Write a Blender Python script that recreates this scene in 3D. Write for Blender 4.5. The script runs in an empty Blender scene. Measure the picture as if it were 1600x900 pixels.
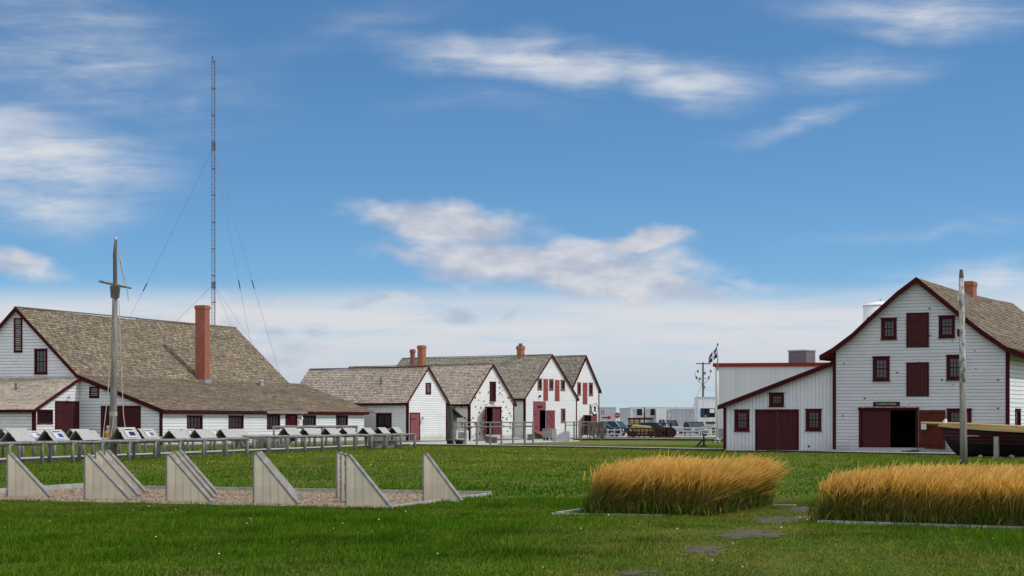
import bpy, math, random
import numpy as np
from mathutils import Vector, Matrix
from mathutils.geometry import tessellate_polygon
random.seed(7); RNG = np.random.default_rng(11)
S = bpy.context.scene; COL = S.collection; R = math.radians

# ------------------------------------------------------------------ camera
F, HZ, CX, H = 3000.0, 658.0, 800.0, 1.7        # focal length and horizon in photo pixels, eye height in metres
cam = bpy.data.cameras.new('camera'); cob = bpy.data.objects.new('camera', cam); COL.objects.link(cob)
cob.location = (0, 0, H); cob.rotation_euler = (R(90), 0, 0)
cam.sensor_width = 36; cam.lens = F / 1600 * 36; cam.shift_y = (HZ - 450) / 1600
cam.clip_start = .5; cam.clip_end = 20000; S.camera = cob

# ------------------------------------------------------------------ light and exposure
SUN_AZ, SUN_EL = 98.0, 48.0                      # azimuth clockwise from the view direction
sun = bpy.data.lights.new('sun', 'SUN'); sun.energy = 2.5; sun.angle = R(.5); sun.color = (1, .955, .88)
sob = bpy.data.objects.new('sun', sun); COL.objects.link(sob)
sv = Vector((math.sin(R(SUN_AZ)) * math.cos(R(SUN_EL)), math.cos(R(SUN_AZ)) * math.cos(R(SUN_EL)), math.sin(R(SUN_EL))))
sob.rotation_euler = sv.to_track_quat('Z', 'Y').to_euler(); sob.location = (60, 0, 60)
S.view_settings.view_transform = 'Standard'; S.view_settings.look = 'None'
S.view_settings.exposure = 0.0; S.view_settings.gamma = 1.0; S.view_settings.use_curve_mapping = False

class NT:
    """small helper for building node trees"""
    def __init__(s, tree): s.t = tree; s.n = tree.nodes; s.l = tree.links
    def new(s, typ, **kw):
        n = s.n.new(typ)
        for k, v in kw.items(): setattr(n, k, v)
        return n
    def put(s, sock, v):
        if isinstance(v, bpy.types.NodeSocket): s.l.new(v, sock)
        elif v is not None: sock.default_value = v
    def m(s, op, a, b=None, c=None, clamp=False):
        n = s.new('ShaderNodeMath', operation=op); n.use_clamp = clamp
        for i, v in enumerate((a, b, c)):
            if v is not None: s.put(n.inputs[i], v)
        return n.outputs[0]
    def vm(s, op, a, b=None, sc=None):
        n = s.new('ShaderNodeVectorMath', operation=op); s.put(n.inputs[0], a)
        if b is not None: s.put(n.inputs[1], b)
        if sc is not None: s.put(n.inputs[3], sc)
        return n.outputs[1] if op in ('LENGTH', 'DOT_PRODUCT') else n.outputs[0]
    def noise(s, vec, scale, detail=3, rough=.55, dist=0):
        n = s.new('ShaderNodeTexNoise'); s.put(n.inputs['Vector'], vec); s.put(n.inputs['Scale'], scale)
        s.put(n.inputs['Detail'], detail); s.put(n.inputs['Roughness'], rough); s.put(n.inputs['Distortion'], dist)
        return n.outputs['Fac']
    def step(s, v, a, b, lo=0., hi=1.):
        n = s.new('ShaderNodeMapRange', interpolation_type='SMOOTHSTEP'); s.put(n.inputs[0], v)
        for i, q in enumerate((a, b, lo, hi)): s.put(n.inputs[i + 1], q)
        return n.outputs[0]
    def mix(s, f, a, b, mode='MIX'):
        n = s.new('ShaderNodeMix', data_type='RGBA', blend_type=mode); s.put(n.inputs[0], f)
        for k, v in ((6, a), (7, b)):
            if isinstance(v, (tuple, list)) and len(v) == 3: v = (*v, 1)
            s.put(n.inputs[k], v)
        return n.outputs[2]
    def ramp(s, f, stops):
        n = s.new('ShaderNodeValToRGB'); s.put(n.inputs[0], f); e = n.color_ramp.elements
        while len(e) < len(stops): e.new(.5)
        for q, (p, c) in zip(e, stops): q.position = p; q.color = (*c, 1)
        return n.outputs[0]
    def comb(s, x, y, z):
        n = s.new('ShaderNodeCombineXYZ')
        for i, v in enumerate((x, y, z)): s.put(n.inputs[i], v)
        return n.outputs[0]
    def sep(s, v):
        n = s.new('ShaderNodeSeparateXYZ'); s.put(n.inputs[0], v); return n.outputs

def build_sky():
    w = bpy.data.worlds.new('World'); S.world = w; w.use_nodes = True
    k = NT(w.node_tree); bg = k.n['Background']; bg.inputs[1].default_value = .1
    g = k.new('ShaderNodeTexCoord').outputs['Generated']
    x, y, z = k.sep(g)
    zc = k.m('MAXIMUM', z, 0)
    up = k.vm('NORMALIZE', k.comb(x, y, k.m('MULTIPLY_ADD', zc, 1.85, .035)))     # clear northern sky: blue well down to the horizon
    sk = k.new('ShaderNodeTexSky', sky_type='NISHITA', sun_disc=False)
    sk.sun_elevation = R(SUN_EL); sk.sun_rotation = R(SUN_AZ); sk.air_density = 1.0; sk.dust_density = .1; sk.ozone_density = 4.0
    k.l.new(up, sk.inputs[0])
    hs = k.new('ShaderNodeHueSaturation'); hs.inputs['Saturation'].default_value = 1.12; hs.inputs['Value'].default_value = 1.15
    k.l.new(sk.outputs[0], hs.inputs['Color'])
    sky = k.mix(1, hs.outputs[0], (.95, 1.10, 1.10), 'MULTIPLY')
    # direction -> heading and height of the cloud banks, in units of 1/3000
    d = k.m('MAXIMUM', k.m('ABSOLUTE', y), .08)
    u = k.m('MULTIPLY', k.m('DIVIDE', x, d), 3.0); v = k.m('MULTIPLY', k.m('DIVIDE', z, d), 3.0)
    P = k.comb(u, v, 0)
    warp = k.vm('SUBTRACT', k.new('ShaderNodeTexNoise').outputs['Color'], (.5, .5, .5))
    wn = warp.node.inputs[0].links[0].from_node
    k.l.new(P, wn.inputs['Vector']); wn.inputs['Scale'].default_value = 5; wn.inputs['Detail'].default_value = 4
    def blob(cx, cy, rx, ry, rot, wa):
        # heading and height are given in photo pixels for convenience
        mp = k.new('ShaderNodeMapping', vector_type='TEXTURE')
        q = k.vm('ADD', P, k.vm('SCALE', warp, sc=wa))
        k.l.new(q, mp.inputs[0])
        mp.inputs['Location'].default_value = ((cx - CX) / 1000, (HZ - cy) / 1000, 0)
        mp.inputs['Rotation'].default_value = (0, 0, R(-rot))
        mp.inputs['Scale'].default_value = (rx / 1000, ry / 1000, 1)
        return k.m('SUBTRACT', 1, k.vm('LENGTH', mp.outputs[0]), clamp=True)
    def total(lst, wa):
        o = None
        for cx, cy, rx, ry, rot, st in lst:
            b = k.m('MULTIPLY', blob(cx, cy, rx, ry, rot, wa), st)
            o = b if o is None else k.m('MAXIMUM', o, b)
        return o
    # high ice cloud: long fibres
    st = k.new('ShaderNodeMapping'); k.l.new(P, st.inputs[0]); st.inputs['Rotation'].default_value = (0, 0, R(9)); st.inputs['Scale'].default_value = (2.0, 13, 1)
    fib = k.noise(st.outputs[0], 2.2, 7, .62, .5)
    st2 = k.new('ShaderNodeMapping'); k.l.new(P, st2.inputs[0]); st2.inputs['Rotation'].default_value = (0, 0, R(-22)); st2.inputs['Scale'].default_value = (3.2, 9, 1)
    fib2 = k.noise(st2.outputs[0], 2.4, 6, .6, .3)
    ci = total([(830, 86, 340, 62, 6, 1.15), (1050, 112, 230, 62, 8, 1.05), (1340, 118, 230, 62, -7, .62), (1255, 188, 210, 30, -11, .62),
                (1440, 20, 330, 60, 2, .85), (60, 240, 330, 110, 8, 1.2), (60, 310, 300, 80, 2, .9), (120, 80, 460, 170, 14, .62),
                (760, 160, 260, 45, 0, .4), (295, 150, 90, 60, 25, .5), (560, 30, 400, 60, -14, .33), (1560, 448, 330, 62, -4, .9),
                (1430, 372, 300, 26, -3, .42), (1560, 345, 160, 40, 0, .35)], .10)
    ci = k.m('MULTIPLY', ci, k.m('ADD', k.m('MULTIPLY', k.m('SUBTRACT', fib, .20), 1.8), k.m('MULTIPLY', k.m('SUBTRACT', fib2, .18), 1.1)))
    ci = k.step(ci, .06, 1.25, 0, .92)
    # low cumulus
    st3 = k.new('ShaderNodeMapping'); k.l.new(P, st3.inputs[0]); st3.inputs['Scale'].default_value = (1, 2.2, 1)
    puf = k.noise(st3.outputs[0], 9, 7, .55)
    cu = total([(695, 350, 220, 58, 4, 1.0), (850, 412, 370, 66, 4, 1.0), (985, 380, 150, 32, -5, .9), (750, 425, 150, 60, 0, .95), (950, 452, 330, 40, 6, .9),
                (620, 408, 150, 30, 2, .6), (20, 405, 150, 36, 6, .72), (420, 470, 260, 26, 0, .45), (1150, 440, 170, 20, 0, .35), (300, 505, 150, 40, 0, .95),
                (60, 500, 200, 40, 0, .6)], .13)
    cu = k.step(k.m('ADD', cu, k.m('MULTIPLY', k.m('SUBTRACT', puf, .5), .62)), .16, .70, 0, .90)
    # far bank over the horizon
    lay = k.new('ShaderNodeMapping'); k.l.new(P, lay.inputs[0]); lay.inputs['Scale'].default_value = (1.1, 11, 1)
    ban = k.noise(lay.outputs[0], 3, 6, .55, .2)
    bk = k.m('MULTIPLY', k.step(v, .225, .165), k.step(v, -.02, .10, .62, 1))
    bank = k.m('MULTIPLY', bk, k.step(k.m('MULTIPLY_ADD', ban, 1, k.m('MULTIPLY', u, .02)), .28, .56, .62, .97))
    gr = total([(600, 474, 110, 18, -2, 1), (502, 511, 36, 17, 0, 1), (712, 501, 50, 20, -8, 1), (796, 491, 38, 15, -10, .75), (430, 522, 60, 26, 0, .8),
                (480, 545, 90, 26, 0, .85), (445, 565, 110, 20, 0, .8), (660, 508, 60, 8, 0, .5)], .08)
    gr = k.step(k.m('ADD', gr, k.m('MULTIPLY', k.m('SUBTRACT', puf, .5), .9)), .2, .75, 0, .6)
    c = k.mix(bank, sky, k.mix(k.step(v, .0, .16), (4.9, 5.4, 6.3), (7.0, 7.15, 7.5)))
    c = k.mix(gr, c, k.mix(k.step(puf, .42, .62), (3.7, 4.5, 6.0), (6.6, 6.8, 7.2)))
    c = k.mix(cu, c, k.mix(k.step(puf, .36, .66), (4.7, 5.0, 6.0), (7.3, 7.2, 7.4)))
    c = k.mix(ci, c, (7.2, 7.4, 7.8))
    # unseen sky overhead and behind: bright broken cloud added as fill light
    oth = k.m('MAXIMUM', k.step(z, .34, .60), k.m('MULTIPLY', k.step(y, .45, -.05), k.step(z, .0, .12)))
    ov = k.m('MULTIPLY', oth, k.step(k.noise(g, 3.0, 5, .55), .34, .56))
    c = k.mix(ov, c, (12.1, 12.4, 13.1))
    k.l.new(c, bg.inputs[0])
build_sky()

# ------------------------------------------------------------------ materials
def new_mat(name):
    m = bpy.data.materials.new(name); m.use_nodes = True
    k = NT(m.node_tree); return m, k, k.n['Principled BSDF']
def bump(k, b, h, st, dist):
    n = k.new('ShaderNodeBump'); n.inputs['Strength'].default_value = st; n.inputs['Distance'].default_value = dist
    k.l.new(h, n.inputs['Height']); k.l.new(n.outputs[0], b.inputs['Normal'])
def simple(name, c1, c2=None, scale=6, rough=.7, stretch=(1, 1, 1), bmp=0, metal=0, spec=None):
    m, k, b = new_mat(name); b.inputs['Roughness'].default_value = rough; b.inputs['Metallic'].default_value = metal
    b.inputs['Specular IOR Level'].default_value = .2 if spec is None else spec
    if c2 is None: c2 = tuple(q * .8 for q in c1)
    mp = k.new('ShaderNodeMapping'); k.l.new(k.new('ShaderNodeTexCoord').outputs['Object'], mp.inputs[0]); mp.inputs['Scale'].default_value = stretch
    n = k.noise(mp.outputs[0], scale, 5, .62)
    k.l.new(k.mix(k.step(n, .32, .68), c2, c1), b.inputs['Base Color'])
    if bmp: bump(k, b, n, bmp, .02)
    return m
def siding(name, course, col=(.74, .745, .75), line=.42, spots=0., peel=.3, vert=False, shingle=0., mott=.1, spot_r=.25):
    """painted boards: dark lap lines, uneven paint, missing flakes"""
    m, k, b = new_mat(name); b.inputs['Roughness'].default_value = .68; b.inputs['Specular IOR Level'].default_value = .15
    o = k.new('ShaderNodeTexCoord').outputs['Object']; x, y, z = k.sep(o)
    along = k.m('ADD', x, y) if not vert else z
    t = k.m('ADD', x, y) if vert else z
    t = k.m('DIVIDE', k.m('ADD', t, k.m('MULTIPLY', k.m('SUBTRACT', k.noise(o, .35, 2), .5), course * .25)), course)
    row = k.m('FLOOR', t); fr = k.m('FRACT', t)
    wn = k.new('ShaderNodeTexWhiteNoise', noise_dimensions='1D'); k.l.new(row, wn.inputs['W'])
    big = k.noise(o, .6, 4, .6); med = k.noise(k.comb(k.m('MULTIPLY', along, 1.0), row, 0), 1.7, 4, .65)
    shade = k.m('ADD', k.m('MULTIPLY_ADD', wn.outputs[0], .07, .93 - mott / 2), k.m('ADD', k.m('MULTIPLY', k.m('SUBTRACT', big, .5), mott * 2), k.m('MULTIPLY', k.m('SUBTRACT', med, .5), mott * 2)))
    ln = k.step(fr, .24, .06)
    ln = k.m('MULTIPLY', ln, k.step(k.noise(k.comb(along, row, 3), 2.5, 3), .25, .6, .55, 1))
    if shingle:
        seg = k.m('FRACT', k.m('ADD', k.m('DIVIDE', along, .16), k.m('MULTIPLY', wn.outputs[0], 7)))
        ln = k.m('MAXIMUM', ln, k.m('MULTIPLY', k.step(seg, .12, .03), shingle))
    c = k.mix(1, col, k.comb(shade, shade, shade), 'MULTIPLY')
    c = k.mix(k.m('MULTIPLY', ln, line), c, (.10, .095, .09))
    gr = k.m('MULTIPLY', k.step(k.m('ADD', z, k.m('MULTIPLY', k.m('SUBTRACT', k.noise(o, 1.6, 4, .7), .5), 1.3)), .75, .1), .5 if not vert else .3)
    c = k.mix(gr, c, k.mix(1, c, (.55, .52, .45), 'MULTIPLY'))
    if peel:
        pn = k.noise(k.comb(k.m('MULTIPLY', x, 1), y, k.m('MULTIPLY', z, 2.6 if not vert else .5)), 4.2, 6, .72)
        c = k.mix(k.m('MULTIPLY', k.step(pn, .66, .72), peel), c, (.27, .25, .22))
    if spots:
        v = k.new('ShaderNodeTexVoronoi', feature='F1', voronoi_dimensions='2D'); k.l.new(k.comb(k.m('ADD', x, y), k.m('MULTIPLY', z, 1.25), 0), v.inputs['Vector']); v.inputs['Scale'].default_value = 1.7
        wv = k.sep(v.outputs['Color'])
        d = k.m('ADD', v.outputs['Distance'], k.m('MULTIPLY', k.m('SUBTRACT', k.noise(o, 9, 3), .5), .42))
        sp = k.m('MULTIPLY', k.step(k.m('ADD', d, k.m('MULTIPLY', wv[1], .13)), spot_r + .04, spot_r - .06), k.m('GREATER_THAN', wv[0], 1 - spots))
        c = k.mix(k.m('MULTIPLY', sp, .9), c, (.045, .04, .04))
    k.l.new(c, b.inputs['Base Color'])
    bump(k, b, k.m('ADD', k.m('SUBTRACT', 1, fr), k.m('MULTIPLY', ln, -.6)), .35, course * .18)
    return m
def shingles(name, stops, w=.26, course=.2, moss=.0):
    m, k, b = new_mat(name); b.inputs['Roughness'].default_value = .9; b.inputs['Specular IOR Level'].default_value = .15
    uv = k.new('ShaderNodeTexCoord').outputs['UV']; u, v, _ = k.sep(uv)
    row = k.m('FLOOR', k.m('DIVIDE', v, course))
    cell = k.m('FLOOR', k.m('DIVIDE', u, w))
    wn = k.new('ShaderNodeTexWhiteNoise', noise_dimensions='2D'); k.l.new(k.comb(cell, row, 0), wn.inputs['Vector'])
    n = k.noise(k.vm('MULTIPLY', uv, (1, 1, 0)), .45, 5, .65); n2 = k.noise(k.vm('MULTIPLY', uv, (3, 3.6, 0)), 1.6, 5, .75)
    f = k.m('ADD', k.m('MULTIPLY', wn.outputs[0], .44), k.m('ADD', k.m('MULTIPLY', n, .34), k.m('MULTIPLY', n2, .36)))
    c = k.ramp(f, stops)
    gap = k.step(k.m('FRACT', k.m('DIVIDE', u, w)), .10, .02)
    c = k.mix(k.m('MULTIPLY', gap, .6), c, (.05, .045, .04))
    if moss: c = k.mix(k.m('MULTIPLY', k.step(k.noise(uv, .3, 5, .7), .52, .72), moss), c, (.10, .095, .05))
    k.l.new(c, b.inputs['Base Color'])
    bump(k, b, k.m('ADD', wn.outputs[0], k.m('MULTIPLY', n2, 1.2)), .9, .03)
    return m
def brick(name, c1, c2):
    m, k, b = new_mat(name); b.inputs['Roughness'].default_value = .85
    o = k.new('ShaderNodeTexCoord').outputs['Object']; x, y, z = k.sep(o)
    t = k.new('ShaderNodeTexBrick'); k.l.new(k.comb(k.m('ADD', x, y), z, 0), t.inputs['Vector'])
    t.inputs['Scale'].default_value = 4.5; t.inputs['Color1'].default_value = (*c1, 1); t.inputs['Color2'].default_value = (*c2, 1)
    t.inputs['Mortar'].default_value = (.30, .26, .22, 1); t.inputs['Mortar Size'].default_value = .012
    n = k.noise(o, 2.5, 4)
    k.l.new(k.mix(k.step(n, .3, .7, 0, .35), t.outputs[0], (.13, .05, .03)), b.inputs['Base Color'])
    return m

M = {}
M['clap_a'] = siding('clapboard old house', .22, (.74, .75, .765), .78, 0, .25)
M['clap_b'] = siding('clapboard row house', .19, (.80, .80, .80), .55, 0, .22)
M['clap_spots'] = siding('flaking wall boards', .17, (.80, .79, .77), .38, .62, .6)
M['clap_c'] = siding('clapboard tall house', .18, (.80, .80, .80), .40, .0, .4)
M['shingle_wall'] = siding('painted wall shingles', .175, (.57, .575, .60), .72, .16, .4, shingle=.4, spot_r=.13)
M['vert'] = siding('vertical boards', .21, (.64, .65, .68), .5, .035, .2, vert=True)
M['metal_wall'] = siding('corrugated metal wall', .45, (.62, .62, .64), .07, 0, 0, vert=True, mott=.03)
M['roof_a'] = shingles('cedar roof old', [(.22, (.06, .048, .034)), (.48, (.155, .125, .088)), (.72, (.27, .21, .145)), (.9, (.53, .435, .32))], .15, .2, .35)
M['roof_b'] = shingles('cedar roof pale', [(.25, (.185, .145, .112)), (.5, (.37, .305, .24)), (.72, (.48, .405, .335)), (.9, (.64, .56, .48))], .15, .2, .0)
M['roof_c'] = shingles('cedar roof grey', [(.25, (.13, .11, .085)), (.5, (.25, .215, .165)), (.72, (.34, .30, .235)), (.9, (.46, .43, .37))], .15, .2, .2)
M['red'] = simple('oxblood paint', (.062, .009, .012), (.042, .006, .009), 3, .75, (1, 1, .4), spec=.06)
M['red_board'] = siding('oxblood boarded', .17, (.056, .008, .012), .32, 0, .12, vert=True)
M['red_old'] = siding('faded oxblood boarded', .19, (.26, .075, .09), .4, 0, .5, vert=True)
M['rust_red'] = simple('brick red door paint', (.095, .024, .018), (.07, .017, .013), 3, .75, spec=.06)
M['shutter'] = simple('faded red shutter paint', (.27, .07, .055), (.20, .05, .04), 3, .6)
M['worn'] = simple('worn paint on board', (.42, .36, .33), (.16, .03, .035), 9, .7, (.6, .6, 2))
M['glass'] = simple('dark window glass', (.022, .026, .032), (.012, .013, .016), 2, .04, spec=.9)
M['dark'] = simple('dark interior', (.02, .017, .015), (.01, .01, .01), 3, .9)
M['found'] = simple('foundation', (.32, .32, .32), (.22, .22, .22), 4, .85)
M['brick'] = brick('chimney brick', (.36, .095, .045), (.26, .065, .035))
M['brick_o'] = brick('orange chimney brick', (.40, .13, .05), (.30, .09, .04))
M['brick_d'] = brick('weathered chimney brick', (.24, .07, .045), (.16, .05, .035))
M['wood'] = simple('weathered grey wood', (.34, .325, .30), (.19, .18, .165), 3.5, .85, (2, 2, .6), .4)
M['wood_pale'] = simple('pale weathered plank', (.46, .445, .42), (.31, .30, .285), 2.2, .8, (1, 6, 6), .3)
M['wood_dark'] = simple('dark weathered wood', (.17, .155, .135), (.08, .07, .06), 4, .9, (1, 1, .3), .4)
M['log'] = simple('grey log', (.27, .262, .25), (.13, .125, .12), 5, .85, (2, 2, .4), .5)
M['mast'] = simple('weathered mast wood', (.25, .235, .20), (.13, .125, .11), 4, .85, (4, 4, .35), .5)
M['mast_peel'] = simple('mast with flaking white paint', (.60, .60, .60), (.17, .15, .13), 4.5, .8, (2, 2, .8), .5)
M['deck'] = simple('boardwalk planks', (.40, .385, .365), (.27, .26, .25), 1.3, .85, (3, 3, 3), .3)
M['deck_edge'] = simple('boardwalk edge', (.07, .065, .06), (.03, .03, .03), 4, .9)
M['concrete'] = simple('concrete', (.42, .40, .38), (.33, .32, .30), 2, .85)
M['fin'] = siding('cream fin boards', .20, (.88, .77, .58), .16, 0, .08, vert=True, mott=.26)
M['fin_edge'] = simple('grey fin edge', (.27, .255, .235), (.17, .16, .145), 5, .85, (1, 1, 1), .3)
M['fin_joint'] = simple('pale fin joint', (.62, .56, .47), (.5, .45, .37), 5, .85)
M['timber'] = simple('grey edging timber', (.40, .395, .34), (.26, .26, .23), 3, .85, (1, 1, 1), .3)
M['fence_white'] = simple('dull white fence paint', (.52, .52, .51), (.40, .40, .40), 3, .6)
M['white'] = simple('white paint', (.78, .78, .77), (.68, .68, .68), 3, .5)
M['offwhite'] = simple('dull white panel', (.55, .55, .55), (.46, .46, .47), 1.2, .55)
M['black'] = simple('black iron', (.018, .017, .017), (.01, .01, .01), 4, .6)
M['tyre'] = simple('tyre rubber', (.02, .02, .02), None, 4, .85)
M['steel'] = simple('galvanised steel', (.42, .44, .46), (.33, .35, .37), 5, .4, metal=.5)
M['tower'] = simple('dull lattice steel', (.23, .21, .27), (.15, .14, .18), 5, .55)
M['rope'] = simple('rope', (.50, .46, .38), (.36, .33, .27), 8, .9)
M['acunit'] = simple('dark unit casing', (.15, .155, .16), (.12, .125, .13), 3, .6)
M['crate'] = simple('grey plywood crate', (.30, .285, .26), (.21, .20, .185), 3, .85)
M['hull'] = siding('maroon hull strakes', .17, (.055, .012, .02), .6, 0, .06)
M['hull_low'] = simple('black hull bottom', (.012, .011, .012), (.007, .007, .008), 3, .7)
M['newwood'] = simple('fresh pine', (.50, .37, .17), (.38, .27, .12), 3, .7, (1, 6, 6))
M['gold'] = simple('pale letters', (.50, .44, .32), None, 3, .6)
M['letter'] = simple('dark letters', (.03, .03, .035), None, 3, .6)
M['blue'] = simple('flag blue', (.018, .03, .13), (.014, .022, .10), 3, .8)
M['navy'] = simple('navy car paint', (.008, .011, .024), None, 3, .25, spec=.5)
M['silver'] = simple('silver blue car paint', (.16, .20, .24), None, 3, .28, metal=.4)
M['carwhite'] = simple('white car paint', (.62, .63, .65), None, 3, .25, spec=.5)
M['greycar'] = simple('dark grey car paint', (.035, .037, .04), None, 3, .25, spec=.5)
M['carglass'] = simple('car glass', (.03, .05, .055), None, 2, .06, spec=.3)
M['sign_red'] = simple('sign red', (.30, .012, .015), None, 3, .5)
M['container_grey'] = siding('grey container wall', .5, (.40, .41, .44), .2, 0, .08, vert=True, mott=.08)
M['container_white'] = siding('white trailer wall', .6, (.74, .74, .73), .12, 0, .05, vert=True, mott=.06)
M['rust'] = simple('rusty red iron', (.075, .021, .017), (.03, .012, .01), 5, .85)
M['hay'] = simple('hay', (.38, .30, .13), (.22, .17, .07), 9, .95, bmp=.8)
M['drum'] = simple('blue drum', (.02, .06, .20), None, 3, .4)
M['orange'] = simple('orange plastic', (.5, .16, .04), None, 3, .5)
M['gravel'] = simple('reddish gravel', (.36, .27, .19), (.15, .11, .08), 16, .95, bmp=1)
M['soil'] = simple('bare soil', (.105, .09, .06), (.05, .05, .028), 9, .95, bmp=.8)
M['lot'] = simple('pale gravel lot', (.36, .35, .33), (.27, .26, .24), .2, .95)
M['skin'] = simple('skin', (.50, .30, .21), None, 3, .6)
M['yellow'] = simple('yellow jacket', (.55, .27, .04), (.40, .19, .03), 4, .8)
M['cloth_dark'] = simple('dark cloth', (.02, .02, .025), None, 4, .9)
M['hair'] = simple('pale hair', (.45, .38, .28), None, 6, .8)
M['petal'] = simple('white petals', (.75, .74, .66), None, 6, .8)
M['petal_y'] = simple('yellow petals', (.62, .50, .05), None, 6, .8)

# ------------------------------------------------------------------ objects
def tag(o, label=None, cat=None, group=None, kind=None):
    for k_, v_ in (('label', label), ('category', cat), ('group', group), ('kind', kind)):
        if v_: o[k_] = v_
    return o
def thing(name, label, cat, loc=(0, 0, 0), az=0, group=None):
    o = bpy.data.objects.new(name, None); COL.objects.link(o); o.empty_display_size = .3
    o.location = loc; o.rotation_euler = (0, 0, -R(az)); return tag(o, label, cat, group)
class MB:
    def __init__(s): s.v = []; s.f = []; s.uv = {}; s.mi = {}
    def face(s, pts, uv=None, mi=0):
        i = len(s.v); s.v += [tuple(p) for p in pts]; s.f.append(tuple(range(i, i + len(pts))))
        if uv: s.uv[len(s.f) - 1] = uv
        if mi: s.mi[len(s.f) - 1] = mi
        return s
    def hexa(s, c, mi=0):          # c: 4 bottom then 4 top corners, any orientation
        i = len(s.v); s.v += [tuple(p) for p in c]
        for q in ((3, 2, 1, 0), (4, 5, 6, 7), (0, 1, 5, 4), (1, 2, 6, 5), (2, 3, 7, 6), (3, 0, 4, 7)):
            s.f.append(tuple(i + a for a in q))
            if mi: s.mi[len(s.f) - 1] = mi
        return s
    def box(s, x0, x1, y0, y1, z0, z1, mi=0):
        return s.hexa([(x0, y0, z0), (x1, y0, z0), (x1, y1, z0), (x0, y1, z0), (x0, y0, z1), (x1, y0, z1), (x1, y1, z1), (x0, y1, z1)], mi)
    def tube(s, pts, rad, n=8, cap=True, mi=0):
        pts = [Vector(p) for p in pts]
        if not isinstance(rad, (list, tuple)): rad = [rad] * len(pts)
        base = len(s.v)
        for j, p in enumerate(pts):
            d = (pts[min(j + 1, len(pts) - 1)] - pts[max(j - 1, 0)]).normalized()
            a = d.cross(Vector((0, 0, 1)) if abs(d.z) < .9 else Vector((1, 0, 0))).normalized(); b = d.cross(a)
            for q in range(n):
                t = 2 * math.pi * q / n; s.v.append(tuple(p + (a * math.cos(t) + b * math.sin(t)) * rad[j]))
        for j in range(len(pts) - 1):
            for q in range(n):
                s.f.append((base + j * n + q, base + j * n + (q + 1) % n, base + (j + 1) * n + (q + 1) % n, base + (j + 1) * n + q))
                if mi: s.mi[len(s.f) - 1] = mi
        if cap:
            s.f.append(tuple(base + q for q in range(n))[::-1]); s.f.append(tuple(base + (len(pts) - 1) * n + q for q in range(n)))
            if mi: s.mi[len(s.f) - 1] = mi; s.mi[len(s.f) - 2] = mi
        return s
    def prism(s, poly, fn, o0, o1, mi=0):   # poly 2-D, fn(a,b,o)->xyz
        n = len(poly); i = len(s.v)
        s.v += [tuple(fn(a, b, o0)) for a, b in poly] + [tuple(fn(a, b, o1)) for a, b in poly]
        tri = tessellate_polygon([[Vector((a, b, 0)) for a, b in poly]])
        fs = [tuple(i + q for q in t) for t in tri] + [tuple(i + n + q for q in t) for t in tri] + [(i + q, i + (q + 1) % n, i + n + (q + 1) % n, i + n + q) for q in range(n)]
        for f in fs:
            s.f.append(f)
            if mi: s.mi[len(s.f) - 1] = mi
        return s
    def build(s, name, mat, parent=None, smooth=False):
        me = bpy.data.meshes.new(name); me.from_pydata(s.v, [], s.f)
        for m in (mat if isinstance(mat, (list, tuple)) else [mat]): me.materials.append(M[m])
        if s.uv:
            L = me.uv_layers.new(name='UVMap')
            for p in me.polygons:
                if p.index in s.uv:
                    for li, c in zip(p.loop_indices, s.uv[p.index]): L.data[li].uv = c
        for fi, mi in s.mi.items(): me.polygons[fi].material_index = mi
        if smooth:
            for p in me.polygons: p.use_smooth = True
        me.update(); o = bpy.data.objects.new(name, me); COL.objects.link(o)
        if parent is not None: o.parent = parent
        return o
def boxes(name, mat, par, *bs):
    return [MB().box(*b).build(name, mat, par) for b in bs]
def copy_tree(o, parent=None):
    c = o.copy(); COL.objects.link(c)
    if parent is not None: c.parent = parent
    for ch in [q for q in o.children]: copy_tree(ch, c)
    return c

def G(px, py, z=0.):             # where the sight line through a photo pixel meets the level z
    d = F * (H - z) / (py - HZ); return Vector(((px - CX) / F * d, d, z))
def at(px, py, d): return Vector(((px - CX) / F * d, d, H + (HZ - py) / F * d))
class Frame:
    """a building's own axes: u to the right along its front, v into its depth"""
    def __init__(s, O, az):
        s.O = Vector((O[0], O[1], 0)); s.az = az; s.v = Vector((math.sin(R(az)), math.cos(R(az)), 0)); s.u = Vector((math.cos(R(az)), -math.sin(R(az)), 0))
    def _hit(s, px, py, n, c):
        dr = Vector(((px - CX) / F, 1, (HZ - py) / F)); o = Vector((0, 0, H)); t = (c - (o - s.O).dot(n)) / dr.dot(n); return o + dr * t - s.O
    def fu(s, px, py, v0=0.): p = s._hit(px, py, s.v, v0); return p.dot(s.u), p.z
    def sv(s, px, py, u0=0.): p = s._hit(px, py, s.u, u0); return p.dot(s.v), p.z
class Plane:
    def __init__(s, fr, kind, c): s.fr = fr; s.k = kind; s.c = c
    def p(s, a, z, o=0.):
        if s.k == 'f': return (a, s.c - o, z)
        return (s.c + o, a, z) if s.k == 'r' else (s.c - o, a, z)
    def px(s, x, y): return s.fr.fu(x, y, s.c) if s.k == 'f' else s.fr.sv(x, y, s.c)
    def rect(s, x0, y0, x1, y1):
        a0, _ = s.px(x0, (y0 + y1) / 2); a1, _ = s.px(x1, (y0 + y1) / 2); z1 = s.px((x0 + x1) / 2, y0)[1]; z0 = s.px((x0 + x1) / 2, y1)[1]
        return min(a0, a1), max(a0, a1), max(z0, .02), z1
def pbox(mb, pl, a0, a1, z0, z1, o0, o1, mi=0):
    return mb.hexa([pl.p(a0, z0, o1), pl.p(a1, z0, o1), pl.p(a1, z0, o0), pl.p(a0, z0, o0), pl.p(a0, z1, o1), pl.p(a1, z1, o1), pl.p(a1, z1, o0), pl.p(a0, z1, o0)], mi)
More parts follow.
